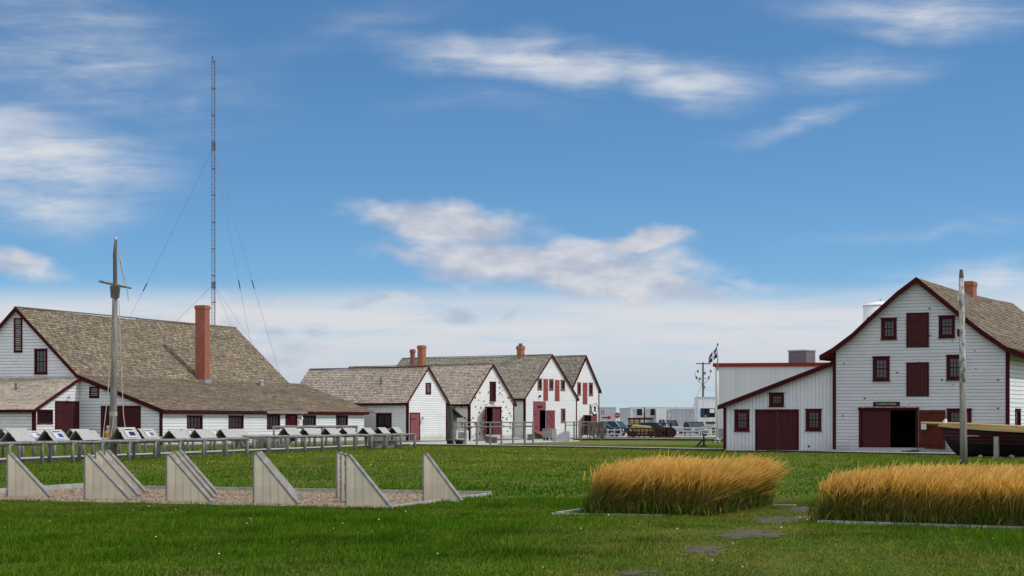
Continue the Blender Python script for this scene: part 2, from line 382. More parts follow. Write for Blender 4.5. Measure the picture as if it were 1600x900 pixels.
def wall_sheet(mb, pl, outer, holes, mi=0):
    loops = [[Vector((a, z, 0)) for a, z in outer]] + [[Vector(q + (0,)) for q in ((a0, z0), (a1, z0), (a1, z1), (a0, z1))] for a0, a1, z0, z1 in holes]
    flat = [v for l in loops for v in l]
    for t in tessellate_polygon(loops): mb.face([pl.p(flat[i].x, flat[i].y) for i in t], mi=mi)
def ring(mb, pl, a0, a1, z0, z1, w, o0, o1, top=None):
    top = w if top is None else top
    pbox(mb, pl, a0, a0 + w, z0, z1, o0, o1); pbox(mb, pl, a1 - w, a1, z0, z1, o0, o1)
    pbox(mb, pl, a0 + w, a1 - w, z1 - top, z1, o0, o1); pbox(mb, pl, a0 + w, a1 - w, z0, z0 + w, o0, o1)
def window(par, pl, rc, cols=3, rows=4, holes=None, w=None, mat='red', sash='red', double=True):
    a0, a1, z0, z1 = rc; w = w or min(.13, .17 * (a1 - a0))
    mb = MB(); ring(mb, pl, a0, a1, z0, z1, w, -.06, .045); pbox(mb, pl, a0 - .03, a1 + .03, z1, z1 + .05, -.02, .07); pbox(mb, pl, a0 - .03, a1 + .03, z0 - .05, z0, -.02, .08)
    wi = mb.build('window', mat, par)
    b0, b1, y0, y1 = a0 + w, a1 - w, z0 + w, z1 - w
    sb = MB(); t = .022
    for i in range(1, cols): x = b0 + (b1 - b0) * i / cols; pbox(sb, pl, x - t / 2, x + t / 2, y0, y1, -.045, -.012)
    for j in range(1, rows):
        y = y0 + (y1 - y0) * j / rows; tt = .03 if (double and j * 2 == rows) else t / 2
        pbox(sb, pl, b0, b1, y - tt, y + tt, -.047, -.010)
    if cols > 1 or rows > 1: sb.build('glazing_bar', sash, wi)
    MB().face([pl.p(b0, y0, -.05), pl.p(b1, y0, -.05), pl.p(b1, y1, -.05), pl.p(b0, y1, -.05)]).build('pane', 'glass', wi)
    if holes is not None: holes.append((a0 + w * .4, a1 - w * .4, z0 + w * .4, z1 - w * .4))
    return wi
def louver(par, pl, rc, holes=None):
    a0, a1, z0, z1 = rc; w = min(.11, .18 * (a1 - a0)); mb = MB(); ring(mb, pl, a0, a1, z0, z1, w, -.05, .05)
    n = max(4, int((z1 - z0) / .14))
    for j in range(n):
        y = z0 + w + (z1 - z0 - 2 * w) * j / n; h = (z1 - z0 - 2 * w) / n
        mb.hexa([pl.p(a0 + w, y, .03), pl.p(a1 - w, y, .03), pl.p(a1 - w, y + h * .9, -.04), pl.p(a0 + w, y + h * .9, -.04), pl.p(a0 + w, y + .03, .03), pl.p(a1 - w, y + .03, .03), pl.p(a1 - w, y + h * .9 + .03, -.04), pl.p(a0 + w, y + h * .9 + .03, -.04)])
    return mb.build('louvre', 'red', par)
def plank_door(par, pl, rc, mat='red_board', frame=.0, hinges=True, label=None, o=.03, name='door', trim='red', side=0):
    a0, a1, z0, z1 = rc; mb = MB(); pbox(mb, pl, a0, a1, z0, z1, -.02, o); d = mb.build(name, mat, par)
    if label: d['label'] = label
    if hinges:
        w = (a1 - a0)
        for zz in (z0 + .18 * (z1 - z0), z0 + .80 * (z1 - z0)):
            hb = MB(); pbox(hb, pl, (a0 + .02) if side == 0 else (a1 - .02 - w * .6), (a0 + .02 + w * .6) if side == 0 else (a1 - .02), zz - .035, zz + .035, o, o + .015); hb.build('strap_hinge', 'black', d)
    if frame:
        fb = MB(); pbox(fb, pl, a0 - frame, a0 - .004, z0, z1 + frame, -.03, o + .03); pbox(fb, pl, a1 + .004, a1 + frame, z0, z1 + frame, -.03, o + .03); pbox(fb, pl, a0 - .004, a1 + .004, z1 + .004, z1 + frame, -.03, o + .03)
        fb.build('door_frame', trim, d)
    return d
def door_frame(par, pl, rc, w=.14, mat='red'):
    a0, a1, z0, z1 = rc; fb = MB()
    pbox(fb, pl, a0 - w, a0, z0, z1, -.10, .05); pbox(fb, pl, a1, a1 + w, z0, z1, -.10, .05); pbox(fb, pl, a0 - w - .03, a1 + w + .03, z1, z1 + w, -.10, .07)
    return fb.build('door_frame', mat, par)
def swung_leaf(par, pl, a_hinge, wd, z0, z1, ang, sgn, mat, z_brace=True):
    """door leaf hinged at a_hinge, opened by ang degrees out of the wall; sgn +1 leaf runs to +a when shut"""
    ca, sa = math.cos(R(ang)), math.sin(R(ang))
    f = lambda s, z, t: pl.p(a_hinge + sgn * (s * ca) + t * sa * sgn * -1, z, .06 + s * sa + t * ca)
    mb = MB(); B = lambda s0, s1, y0, y1, t0, t1: mb.hexa([f(s0, y0, t1), f(s1, y0, t1), f(s1, y0, t0), f(s0, y0, t0), f(s0, y1, t1), f(s1, y1, t1), f(s1, y1, t0), f(s0, y1, t0)])
    B(0, wd, z0, z1, 0, .04); d = mb.build('door', mat, par)
    if z_brace:
        hh = z1 - z0
        for q in (-1, 1):
            t0, t1 = ((-.03, -.002) if q < 0 else (.042, .07))
            for q0, q1 in ((.10, .16), (.56, .62), (.93, .98)): mb = MB(); B(.03, wd - .03, z0 + q0 * hh, z0 + q1 * hh, t0, t1); mb.build('brace', mat, d)
            if q < 0:
                for q0, q1 in ((.165, .555), (.625, .925)):
                    mb = MB(); mb.hexa([f(wd * .86, z0 + q0 * hh, t1), f(wd * .74, z0 + q0 * hh, t1), f(wd * .74, z0 + q0 * hh, t0), f(wd * .86, z0 + q0 * hh, t0), f(wd * .40, z0 + q1 * hh, t1), f(wd * .28, z0 + q1 * hh, t1), f(wd * .28, z0 + q1 * hh, t0), f(wd * .40, z0 + q1 * hh, t0)]); mb.build('diagonal_brace', mat, d)
    return d
def roof_shell(par, prof, v0, v1, mat, course=.2, thick=.12, sag=.0, name='roof', nv=8, seed=0, v1fn=None):
    """roof laid in real shingle courses; prof runs from one eave over the ridge to the other"""
    mb = MB(); rnd = random.Random(seed); rowid = 0
    vs = [v0 + (v1 - v0) * i / nv for i in range(nv + 1)]
    sg = lambda v: -sag * math.sin(math.pi * (v - v0) / (v1 - v0)) if sag else 0
    for (ua, za), (ub, zb) in zip(prof[:-1], prof[1:]):
        lo, hi = ((ua, za), (ub, zb)) if za < zb else ((ub, zb), (ua, za))
        L = math.hypot(hi[0] - lo[0], hi[1] - lo[1]); n = max(1, round(L / course)); du, dz = (hi[0] - lo[0]) / L, (hi[1] - lo[1]) / L
        nu, nz = (-dz, du) if du > 0 else (dz, -du)
        if nz < 0: nu, nz = -nu, -nz
        for i in range(n):
            rowid += 1; s0, s1 = L * i / n, L * (i + 1) / n; st = rnd.random() * 3
            for va, vb in zip(vs[:-1], vs[1:]):
                ta, tb = .028 + rnd.uniform(-.008, .01), .028 + rnd.uniform(-.008, .01)
                P = lambda s, h, v: (lo[0] + du * s + nu * h, v, lo[1] + dz * s + nz * h + sg(v))
                q = [P(s0, ta, va), P(s0, tb, vb), P(s1, 0, vb), P(s1, 0, va)]
                y0 = (rowid + .1) * .2; y1 = (rowid + .9) * .2
                mb.face(q, [(va + st, y0), (vb + st, y0), (vb + st, y1), (va + st, y1)])
                mb.face([P(s0, -.02, va), P(s0, -.02, vb), q[1], q[0]], [(va + st, y0)] * 2 + [(vb + st, y0)] * 2)
        # underside and ends
        B = lambda s, h, v: (lo[0] + du * s + nu * h, v, lo[1] + dz * s + nz * h + (sg(v)))
        for va, vb in zip(vs[:-1], vs[1:]): mb.face([B(0, -thick, va), B(L, -thick, va), B(L, -thick, vb), B(0, -thick, vb)], [(0, 0)] * 4)
        for v in (v0, v1): mb.face([B(0, .028, v), B(L, 0, v), B(L, -thick, v), B(0, -thick, v)], [(0, 0)] * 4)
    for e in (prof[0], prof[-1]):
        for va, vb in zip(vs[:-1], vs[1:]): mb.face([(e[0], va, e[1] + .02 + sg(va)), (e[0], vb, e[1] + .02 + sg(vb)), (e[0], vb, e[1] - thick + sg(vb)), (e[0], va, e[1] - thick + sg(va))], [(0, 0)] * 4)
    return mb.build(name, mat, par)
def rake(par, prof, v, depth=.24, th=.05, mat='red', drop=.0, name='rake_board'):
    mb = MB()
    for (ua, za), (ub, zb) in zip(prof[:-1], prof[1:]):
        mb.hexa([(ua, v - th, za - depth - drop), (ub, v - th, zb - depth - drop), (ub, v, zb - depth - drop), (ua, v, za - depth - drop), (ua, v - th, za - drop), (ub, v - th, zb - drop), (ub, v, zb - drop), (ua, v, za - drop)])
    return mb.build(name, mat, par)
def fascia(par, u, z, v0, v1, depth=.22, th=.05, out=1, mat='red', name='fascia'):
    return MB().box(min(u, u + out * th), max(u, u + out * th), v0, v1, z - depth, z).build(name, mat, par)
def chimney(par, u0, u1, v0, v1, z0, z1, mat='brick', cap=.12, flare=.06):
    mb = MB().box(u0, u1, v0, v1, z0, z1 - 3 * cap); mb.box(u0 - flare, u1 + flare, v0 - flare, v1 + flare, z1 - 3 * cap, z1 - cap).box(u0 - flare / 2, u1 + flare / 2, v0 - flare / 2, v1 + flare / 2, z1 - cap, z1)
    c = mb.build('chimney', mat, par)
    MB().box(u0 + .08, u1 - .08, v0 + .08, v1 - .08, z1, z1 + .02).build('flue', 'dark', c)
    return c
def lettering(par, txt, pl, ac, zc, width, height, mat, o):
    cu = bpy.data.curves.new('lettering', 'FONT'); cu.body = txt; cu.align_x = 'CENTER'; cu.align_y = 'CENTER'; cu.extrude = .004
    t = bpy.data.objects.new('lettering', cu); COL.objects.link(t); bpy.context.view_layer.update()
    me = bpy.data.meshes.new_from_object(t.evaluated_get(bpy.context.evaluated_depsgraph_get())); COL.objects.unlink(t); bpy.data.objects.remove(t)
    xs = [v.co.x for v in me.vertices]; ys = [v.co.y for v in me.vertices]; sx = width / (max(xs) - min(xs)); sy = height / (max(ys) - min(ys)); mx = (max(xs) + min(xs)) / 2; my = (max(ys) + min(ys)) / 2
    for v in me.vertices: v.co = pl.p(ac + (v.co.x - mx) * sx, zc + (v.co.y - my) * sy, o + v.co.z)
    me.materials.clear(); me.materials.append(M[mat]); ob = bpy.data.objects.new('lettering', me); COL.objects.link(ob); ob.parent = par; return ob
def wall_lamp(par, pl, a, z):
    l = MB().tube([pl.p(a, z + .05, 0), pl.p(a, z + .1, .12), pl.p(a, z + .12, .25)], .02, 6).build('wall_lamp', 'black', par)
    MB().tube([pl.p(a, z + .14, .25), pl.p(a, z + .02, .25), pl.p(a, z - .06, .25)], [.05, .14, .16], 10).build('lamp_shade', 'steel', l)
def interior(par, x0, x1, y0, y1, z1):
    MB().box(x0, x1, y0, y1, .03, .06).build('floor', 'dark', par)
    MB().box(x0, x1, y1, y1 + .05, .06, z1).build('partition', 'dark', par)

# ------------------------------------------------------------------ ground
def poly_sheet(name, pts, z, mat, kind='structure', side=None):
    """flat sheet, or a raised slab with its own edge when side is given"""
    mb = MB(); tri = tessellate_polygon([[Vector((p[0], p[1], 0)) for p in pts]])
    for t in tri: mb.face([(pts[i][0], pts[i][1], z) for i in t])
    if side:
        for i in range(len(pts)):
            a, b = pts[i], pts[(i + 1) % len(pts)]
            mb.face([(a[0], a[1], .003), (b[0], b[1], .003), (b[0], b[1], z), (a[0], a[1], z)], mi=1)
    return tag(mb.build(name, [mat, side] if side else mat), kind=kind)
def ground_material():
    m, k, b = new_mat('mown lawn'); b.inputs['Roughness'].default_value = .95; b.inputs['Specular IOR Level'].default_value = .1
    o = k.new('ShaderNodeTexCoord').outputs['Object']; x, y, z = k.sep(o)
    n1 = k.noise(o, .09, 5, .6); n2 = k.noise(o, .45, 5, .65); n3 = k.noise(o, 7, 5, .7)
    far = k.step(y, 45, 110)
    dry = k.step(k.m('ADD', k.m('ADD', k.m('MULTIPLY', n1, .6), k.m('MULTIPLY', n2, .5)), k.m('MULTIPLY', far, .08)), .50, .68)
    g = k.mix(k.step(n3, .3, .7), (.034, .062, .004), (.080, .130, .008))
    d = k.mix(k.step(n3, .3, .7), (.10, .105, .022), (.19, .17, .05))
    c = k.mix(k.m('MULTIPLY', dry, .8), g, d)
    c = k.mix(k.step(y, 225, 235), c, (.20, .20, .17))
    k.l.new(c, b.inputs['Base Color']); bump(k, b, n3, .8, .05)
    return m
M['lawn'] = ground_material()
mb = MB(); mb.face([(-9000, -200, 0), (9000, -200, 0), (9000, 14000, 0), (-9000, 14000, 0)]); tag(mb.build('ground', 'lawn'), kind='structure')
poly_sheet('parking_lot', [(-30, 205), (70, 205), (110, 420), (-60, 420)], .004, 'lot')

# walkways (near edges found where they stand on the ground)
def offs(p, az, d): return Vector((p.x + math.sin(R(az)) * d, p.y + math.cos(R(az)) * d, 0))
w1 = [Vector((-24.5, 62, 0)), G(60, 721.5), G(250, 714), G(440, 706), G(560, 700.5), G(640, 697)]
poly_sheet('boardwalk_by_house', w1 + [offs(p, 288, 1.7) for p in reversed(w1)], .15, 'deck', side='deck_edge')
w2 = [G(645, 696.5), G(900, 700.5), G(1130, 705), G(1300, 709), G(1430, 711.5), G(1570, 713.5), G(1700, 716)]
poly_sheet('boardwalk_to_barn', w2 + [offs(p, 12, 2.0) for p in reversed(w2)], .12, 'deck', side='deck_edge')
w3 = [G(895, 688), G(1000, 688.2), G(1122, 688.8), G(1200, 689.4)]
poly_sheet('boardwalk_far', w3 + [offs(p, 5, 2.2) for p in reversed(w3)], .16, 'deck', side='deck_edge')
poly_sheet('concrete_path', [G(566, 698), G(640, 696), G(780, 694.5), G(770, 689.4), G(702, 689.4), G(637, 691.2), G(600, 693)], .008, 'concrete')
poly_sheet('concrete_path_row', [G(770, 693.6), G(905, 690), G(905, 686.5), G(815, 687), G(770, 689)], .012, 'concrete')

# bare soil patches in the lawn
SOIL = [(1222, 812, 34, 7), (1178, 836, 44, 8), (1098, 861, 40, 6), (985, 896, 28, 4.5), (1258, 796, 22, 4)]
soil_polys = []
for i, (cx, cy, rx, ry) in enumerate(SOIL):
    mb = MB()
    for j in range(11):      # a ragged patch: overlapping worn spots
        ox, oy, sc = (RNG.normal(0, .42), RNG.normal(0, .42), RNG.uniform(.22, .55)) if j else (0, 0, .5)
        pts = []
        for q in range(24):
            t = q / 24 * 2 * math.pi; r = 1 + .25 * math.sin(3 * t + i + j) + .2 * math.sin(5 * t + 2 * j) + RNG.uniform(-.18, .18)
            p = G(cx + rx * (ox + sc * 1.25 * r * math.cos(t)), cy + ry * (oy + sc * r * math.sin(t))); pts.append((p.x, p.y))
        soil_polys.append(np.array(pts))
        for t in tessellate_polygon([[Vector((p[0], p[1], 0)) for p in pts]]): mb.face([(pts[k_][0], pts[k_][1], .004 + .0006 * j) for k_ in t])
    tag(mb.build('soil_patch', 'soil'), kind='structure')

# ------------------------------------------------------------------ the big saltbox house on the left
frA = Frame(G(252, 696.5), 20.9); PA = Plane(frA, 'f', 0); PAs = Plane(frA, 'r', 0)
house = thing('saltbox_house', 'big white house at the left with long saltbox roof and one tall brick chimney', 'house', frA.O, 20.9)
apx = frA.fu(27, 480); brk = frA.fu(124, 586); eav = frA.fu(249, 638)
k_ = (brk[1] - eav[1]) / (eav[0] - brk[0]); ev = (.30, eav[1] - .30 * k_ + .0)
lenA = frA.sv(569, 660, 0)[0]
uL = 2 * apx[0] - brk[0]
prof = [(uL - 6.0, brk[1] - 2.6), (uL, brk[1]), apx, brk, ev]
wprof = [(uL - 5.7, 0), (0, 0), (0, ev[1] - .02), (brk[0], brk[1] - .14), (apx[0], apx[1] - .15), (uL, brk[1] - .14), (uL - 5.7, brk[1] - 2.6)]
holes = []
r_lou = PA.rect(22, 497, 35, 551); r_w1 = PA.rect(54, 546, 74, 584); r_l2 = PA.rect(140, 604, 155, 622)
window(house, PA, r_w1, 3, 4, holes); louver(house, PA, r_lou); louver(house, PA, r_l2)
r_d = PA.rect(160, 637, 218, 690); a0, a1, z0, z1 = r_d; z0 = .1
plank_door(house, PA, (a0, (a0 + a1) / 2 - .01, z0, z1), frame=0); plank_door(house, PA, ((a0 + a1) / 2 + .01, a1, z0, z1), side=1)
MB_ = MB(); pbox(MB_, PA, a0 - .1, a1 + .1, z1, z1 + .14, -.02, .07); pbox(MB_, PA, a0 - .1, a0 - .005, z0, z1, -.02, .05); pbox(MB_, PA, a1 + .005, a1 + .1, z0, z1, -.02, .05); MB_.build('door_frame', 'red', house)
sh = []
for x0, y0, x1, y1 in ((292, 650, 316, 670), (357, 650, 380, 670), (417, 649, 437, 669), (473, 650, 493, 667), (525, 650, 543, 667)): window(house, PAs, PAs.rect(x0, y0, x1, y1), 4, 2, sh, w=.11, double=False)
dr = PAs.rect(447, 650, 463, 690); dr = (dr[0], dr[1], .12, dr[3]); sh.append(dr)
door_frame(house, PAs, dr, .10); swung_leaf(house, PAs, dr[0] - .12, 1.15, .14, dr[3], 168, -1, 'red'); wall_lamp(house, PAs, *PAs.px(467, 654))
nb = MB(); na = PAs.px(451, 660); pbox(nb, PAs, na[0], na[0] + .25, 1.5, 1.9, -.09, -.07); nb.build('notice', 'white', house)
mb = MB(); wall_sheet(mb, PA, wprof, holes); wall_sheet(mb, PAs, [(0, 0), (lenA, 0), (lenA, ev[1] - .05), (0, ev[1] - .05)], sh)
vup = frA.sv(368, 510, apx[0])[0]
wall_sheet(mb, Plane(frA, 'f', vup - .15), wprof, []); wall_sheet(mb, Plane(frA, 'f', lenA), [(brk[0] - .3, 0), (0, 0), (0, ev[1] - .02), (brk[0], brk[1] - .14), (brk[0] - .3, brk[1] - .14)], []); wall_sheet(mb, Plane(frA, 'l', uL - 5.7), [(0, 0), (vup, 0), (vup, brk[1] - 2.7), (0, brk[1] - 2.7)], [])
mb.build('wall', 'clap_a', house)
interior(house, -4, -.02, .2, lenA - .2, 2.2); MB().box(-2.6, -2.55, .3, lenA - .3, .07, 2.4).build('partition', 'dark', house)
vup = frA.sv(368, 510, apx[0])[0]
roof_shell(house, prof[:4], -.22, vup, 'roof_a', sag=.10, seed=1, nv=14)
vlo = frA.sv(473, 594, brk[0])[0]
roof_shell(house, [brk, ev], -.22, max(vlo, lenA + .25), 'roof_a', sag=.03, seed=2, nv=14, thick=.1)
rake(house, prof, -.22, .30, .06, drop=-.03); rake(house, prof[:4], vup + .05, .14, .05, mat='wood_dark', drop=-.0); rake(house, prof[3:], lenA + .3, .2, .05, mat='wood_dark')
fascia(house, ev[0], ev[1] - .0, -.22, lenA + .28, .20, .05)
sf = MB().box(.01, ev[0] - .01, -.2, lenA + .25, ev[1] - .24, ev[1] - .20); sf.build('soffit', 'red', house)
wb = MB(); q0 = frA.sv(416, 643, ev[0])[0]; q1 = frA.sv(479, 643, ev[0])[0]; wb.box(ev[0] + .052, ev[0] + .075, q0, q1, ev[1] - .19, ev[1] - .01); wb.build('worn_board', 'worn', house)
boxes('corner_board', 'red', house, (-.14, .03, -.03, -.004, .05, ev[1] - .02), (.004, .03, -.004, .14, .05, ev[1] - .25))
MB().box(.003, .02, .14, lenA, .0, .12).build('foundation', 'found', house)
rb = MB(); rb.box(apx[0] - .10, apx[0] + .10, -.25, vup * .5, apx[1] - .03, apx[1] + .05).box(apx[0] - .10, apx[0] + .10, vup * .5, vup, apx[1] - .07, apx[1] + .03); rb.build('ridge_board', 'roof_a', house)
# chimney rising out of the break in the roof
cv, _ = frA.sv(316, 590, brk[0] + .05); cz = frA.sv(316, 477, brk[0] + .3)[1]; cw = .40
chimney(house, brk[0] - .35, brk[0] + .50, cv - .40, cv + .40, brk[1] - .8, cz, 'brick', .09, .05)
MB().box(brk[0] - .42, brk[0] + .58, cv - .47, cv + .47, brk[1] - .45, brk[1] + .02).build('flashing', 'steel', house)
vv = frA.sv(408, 597, brk[0] + .8)[0]; zz = brk[1] - .8 * k_
vt = MB().tube([(brk[0] + .8, vv, zz - .1), (brk[0] + .8, vv, zz + .35)], .22, 12).build('roof_vent', 'steel', house); MB().tube([(brk[0] + .8, vv, zz + .36), (brk[0] + .8, vv, zz + .46)], [.30, .2], 12).build('vent_cap', 'steel', vt)
# the shed built against its gable
uS = frA.fu(124, 640)[0]; zt = frA.fu(124, 589)[1]
dS = None
lo_, hi_ = -12., 0.
PSs = Plane(frA, 'r', uS); vS = frA.sv(54, 660, uS)[0]
zE = frA.sv(54, 640, uS + .15)[1]
shed_prof_v = [(vS - .28, zE), (0, zt)]
sholes = []
window(house, PSs, PSs.rect(58, 641, 82, 661), 6, 3, sholes, w=.1, double=False); dd = PSs.rect(87, 629, 124, 690); dd = (dd[0], dd[1] - .1, .1, dd[3])
plank_door(house, PSs, dd, frame=.09); wall_lamp(house, PSs, *PSs.px(105, 622))
mb = MB(); zz_ = lambda v: zE + (zt - zE) * (v - (vS - .28)) / (.28 - vS) - .12
wall_sheet(mb, PSs, [(vS, 0), (-.02, 0), (-.02, zz_(-.02)), (vS, zz_(vS))], sholes)
wall_sheet(mb, Plane(frA, 'f', vS), [(uS - 9, 0), (uS, 0), (uS, zz_(vS)), (uS - 9, zz_(vS))], []); mb.build('shed_wall', 'clap_a', house)
# roof of the shed, courses run along u
mb = MB(); L = math.hypot(.28 - vS, zt - zE); n = round(L / .2); rnd = random.Random(5)
for i in range(n):
    f0, f1 = i / n, (i + 1) / n; va, vb = (vS - .28) * (1 - f0), (vS - .28) * (1 - f1); za, zb = zE + (zt - zE) * f0, zE + (zt - zE) * f1; st = rnd.random() * 3
    for j in range(8):
        ua, ub = uS - 9 + 9.2 * j / 8, uS - 9 + 9.2 * (j + 1) / 8; h = .03 + rnd.uniform(-.006, .01)
        mb.face([(ua, va, za + h), (ub, va, za + h), (ub, vb, zb), (ua, vb, zb)], [(ua + st, (i + .1) * .2), (ub + st, (i + .1) * .2), (ub + st, (i + .9) * .2), (ua + st, (i + .9) * .2)])
        mb.face([(ua, va, za - .03), (ub, va, za - .03), (ub, va, za + h), (ua, va, za + h)], [(ua + st, i * .2)] * 4)
mb.face([(uS - 9, vS - .28, zE - .09), (uS + .2, vS - .28, zE - .09), (uS + .2, 0, zt - .09), (uS - 9, 0, zt - .09)], [(0, 0)] * 4)
mb.build('shed_roof', 'roof_b', house)
mb = MB(); mb.hexa([(uS + .2, vS - .3, zE - .16), (uS + .25, vS - .3, zE - .16), (uS + .25, -.03, zt - .16), (uS + .2, -.03, zt - .16), (uS + .2, vS - .3, zE + .06), (uS + .25, vS - .3, zE + .06), (uS + .25, -.03, zt + .06), (uS + .2, -.03, zt + .06)])
mb.box(uS - 9, uS + .2, vS - .34, vS - .29, zE - .2, zE + .0); mb.build('shed_fascia', 'red', house)
boxes('corner_board', 'red', house, (uS - .2, uS + .03, vS - .03, vS - .004, .05, zE - .12), (uS + .004, uS + .03, vS - .004, vS + .16, .05, zE - .1))
p = (frA.fu(25, 622, vS * .42)[0], vS * .42); z_ = zz_(p[1]) + .1
MB().tube([(p[0], p[1], z_ - .1), (p[0], p[1], z_ + .5)], .09, 10).build('roof_vent', 'acunit', house)
MB().tube([(-3.0 + uS + 3.06, -.05, .1), (uS + .06, -.05, zt - .2)], .035, 8).build('downpipe', 'offwhite', house)

# ------------------------------------------------------------------ the row of gable houses
AZ = -53.7
def gable_house(name, label, px, py, xr, apex, eave_y, depth, wallmat, roofmat, group='white gable houses in a row', over=.22, left_over=.25):
    fr = Frame(G(px, py), AZ); pf = Plane(fr, 'f', 0); W = fr.fu(xr, py)[0]
    ze = fr.fu(px, eave_y)[1]; za = fr.fu(apex[0], apex[1])[1]; ua = W / 2
    h = thing(name, label, 'house', fr.O, AZ, group)
    k = (za - ze) / ua
    prof = [(-left_over, ze - left_over * k), (ua, za), (W + over, ze - over * k)]
    return h, fr, pf, W, ze, za, ua, prof
def finish_house(h, fr, pf, W, ze, za, ua, prof, depth, wallmat, roofmat, fh, lh, seed, rakew=.20):
    mb = MB(); out = [(0, 0), (W, 0), (W, ze - .06), (ua, za - .08), (0, ze - .06)]
    wall_sheet(mb, pf, out, fh); wall_sheet(mb, Plane(fr, 'l', 0), [(0, 0), (depth, 0), (depth, ze - .05), (0, ze - .05)], lh)
    wall_sheet(mb, Plane(fr, 'r', W), [(0, 0), (depth, 0), (depth, ze - .05), (0, ze - .05)], []); wall_sheet(mb, Plane(fr, 'f', depth), out, [])
    mb.build('wall', wallmat, h)
    roof_shell(h, prof, -.14, depth + .1, roofmat, sag=.06, seed=seed, nv=10)
    rake(h, prof, -.14, rakew, .05, drop=-.02)
    for sx, o in ((prof[0], -1), (prof[-1], 1)): fascia(h, sx[0], sx[1] - .0, -.14, depth + .1, .20, .04, o)
    boxes('corner_board', 'red', h, (-.03, .15, -.03, -.004, .04, ze - .2), (-.03, -.004, -.004, .17, .04, ze - .2), (W - .13, W + .03, -.03, -.004, .04, ze - .2))
    MB().box(ua - .07, ua + .07, -.15, depth, za - .02, za + .05).build('ridge_board', 'red' if seed < 12 else roofmat, h)
    interior(h, .1, W - .1, .1, 2.6, ze - .2)
# first house
h1 = gable_house('gable_house', 'nearest white gable house of the row, with closed red plank door and small louvre', 637, 689.2, 698, (668, 573), 624.5, 14, 0, 0)
h, fr, pf, W, ze, za, ua, prof = h1; d1 = fr.sv(484, 574, ua)[0]
fh, lh = [], []
louver(h, pf, pf.rect(665, 598, 673, 616)); rc = pf.rect(641, 646, 655, 690); plank_door(h, pf, (max(.16, rc[0]), rc[1], .06, rc[3]), 'red_old', .07); wall_lamp(h, pf, *pf.px(658.5, 654))
pl = Plane(fr, 'l', 0); window(h, pl, pl.rect(588, 646, 612, 668), 2, 1, lh, w=.16)
finish_house(h, fr, pf, W, ze, za, ua, prof, d1, 'clap_b', 'roof_b', fh, lh, 11, .17)
vv = fr.sv(595, 612, ua * .5)[0]; zz = ze + (za - ze) * .5
MB().tube([(ua * .5, vv, zz - .1), (ua * .5, vv, zz + .55)], .09, 10).build('roof_vent', 'acunit', h)
# second house: flaking boards
h2 = gable_house('gable_house', 'second white gable house of the row, its front speckled black, door ajar', 733.5, 687.3, 803, (770, 568.5), 627, 16, 0, 0)
h, fr, pf, W, ze, za, ua, prof = h2; d2 = fr.sv(546, 600, ua)[0]
fh, lh = [], []
window(h, pf, pf.rect(765, 597, 774.5, 626), 2, 5, fh, w=.2)
rc = pf.rect(759, 637, 782, 680); rc = (rc[0], rc[1], .45, rc[3]); fh.append(rc); door_frame(h, pf, rc, .10)
mid = pf.px(770, 660)[0]; plank_door(h, pf, (mid, rc[1] - .01, .47, rc[3]), 'red_old', hinges=False, o=-.02); swung_leaf(h, pf, rc[0] - .05, mid - rc[0], .47, rc[3], 140, 1, 'red_old')
sb = MB(); q = pf.px(768, 629.5); pbox(sb, pf, q[0] - .35, q[0] + .35, q[1] - .1, q[1] + .1, .01, .04); sb.build('name_plate', 'worn', h)
rp = MB(); rp.hexa([(rc[0] - .6, -1.6, .05), (rc[1] + 1.2, -1.6, .05), (rc[1] + .1, -.06, .3), (rc[0] - .3, -.06, .3), (rc[0] - .6, -1.6, .12), (rc[1] + 1.2, -1.6, .12), (rc[1] + .1, -.06, .44), (rc[0] - .3, -.06, .44)]); rp.build('door_ramp', 'deck', h)
finish_house(h, fr, pf, W, ze, za, ua, prof, d2, 'clap_spots', 'roof_b', fh, lh, 12)
vv = fr.sv(659, 570, ua)[0]; ct = fr.sv(659, 540, ua)[1]; chimney(h, ua - .28, ua + .28, vv - .30, vv + .30, za - .9, ct, 'brick_o', .1, .04)
# third house: the widest
h3 = gable_house('gable_house', 'third and widest white gable house, with three loft windows and two long red shutters', 820, 685.2, 901, (860.5, 554), 619, 20, 0, 0)
h, fr, pf, W, ze, za, ua, prof = h3; d3 = fr.sv(629, 580, ua)[0]
fh, lh = [], []
for a in ((840, 592, 846.5, 608.5), (858, 593, 864.5, 609), (876, 594, 882.5, 609.5)): window(h, pf, pf.rect(*a), 2, 3, fh, w=.12, mat='red_old')
for a in ((849, 592, 856, 626), (867, 593.5, 874, 626.5)): plank_door(h, pf, pf.rect(*a), 'shutter', 0, False, name='shutter')
window(h, pf, pf.rect(876.5, 639, 883, 659), 1, 2, fh, w=.12, mat='red_old')
rc = pf.rect(833, 627, 852.5, 674); a0, a1, z0, z1 = rc; zt_ = pf.px(848, 641)[1]; am = pf.px(843, 660)[0]
pb = MB(); pbox(pb, pf, a0, a1, zt_, z1, -.01, .03); pb.build('door_panel', 'red_old', h)
plank_door(h, pf, (a0, am, z0, zt_ - .01), 'red_old', o=.03); fh.append((am, a1, z0, zt_)); swung_leaf(h, pf, a1 + .05, a1 - am, z0, zt_, 160, -1, 'red_old')
sg = MB(); q = pf.px(843, 635.5); pbox(sg, pf, q[0] - .42, q[0] + .42, q[1] - .1, q[1] + .1, .035, .06); sg.build('name_plate', 'black', h)
rp = MB(); rp.hexa([(a0, -1.3, .15), (a1, -1.3, .15), (a1, -.06, z0 - .05), (a0, -.06, z0 - .05), (a0, -1.3, .24), (a1, -1.3, .24), (a1, -.06, z0), (a0, -.06, z0)]); rp.build('door_ramp', 'red_old', h)
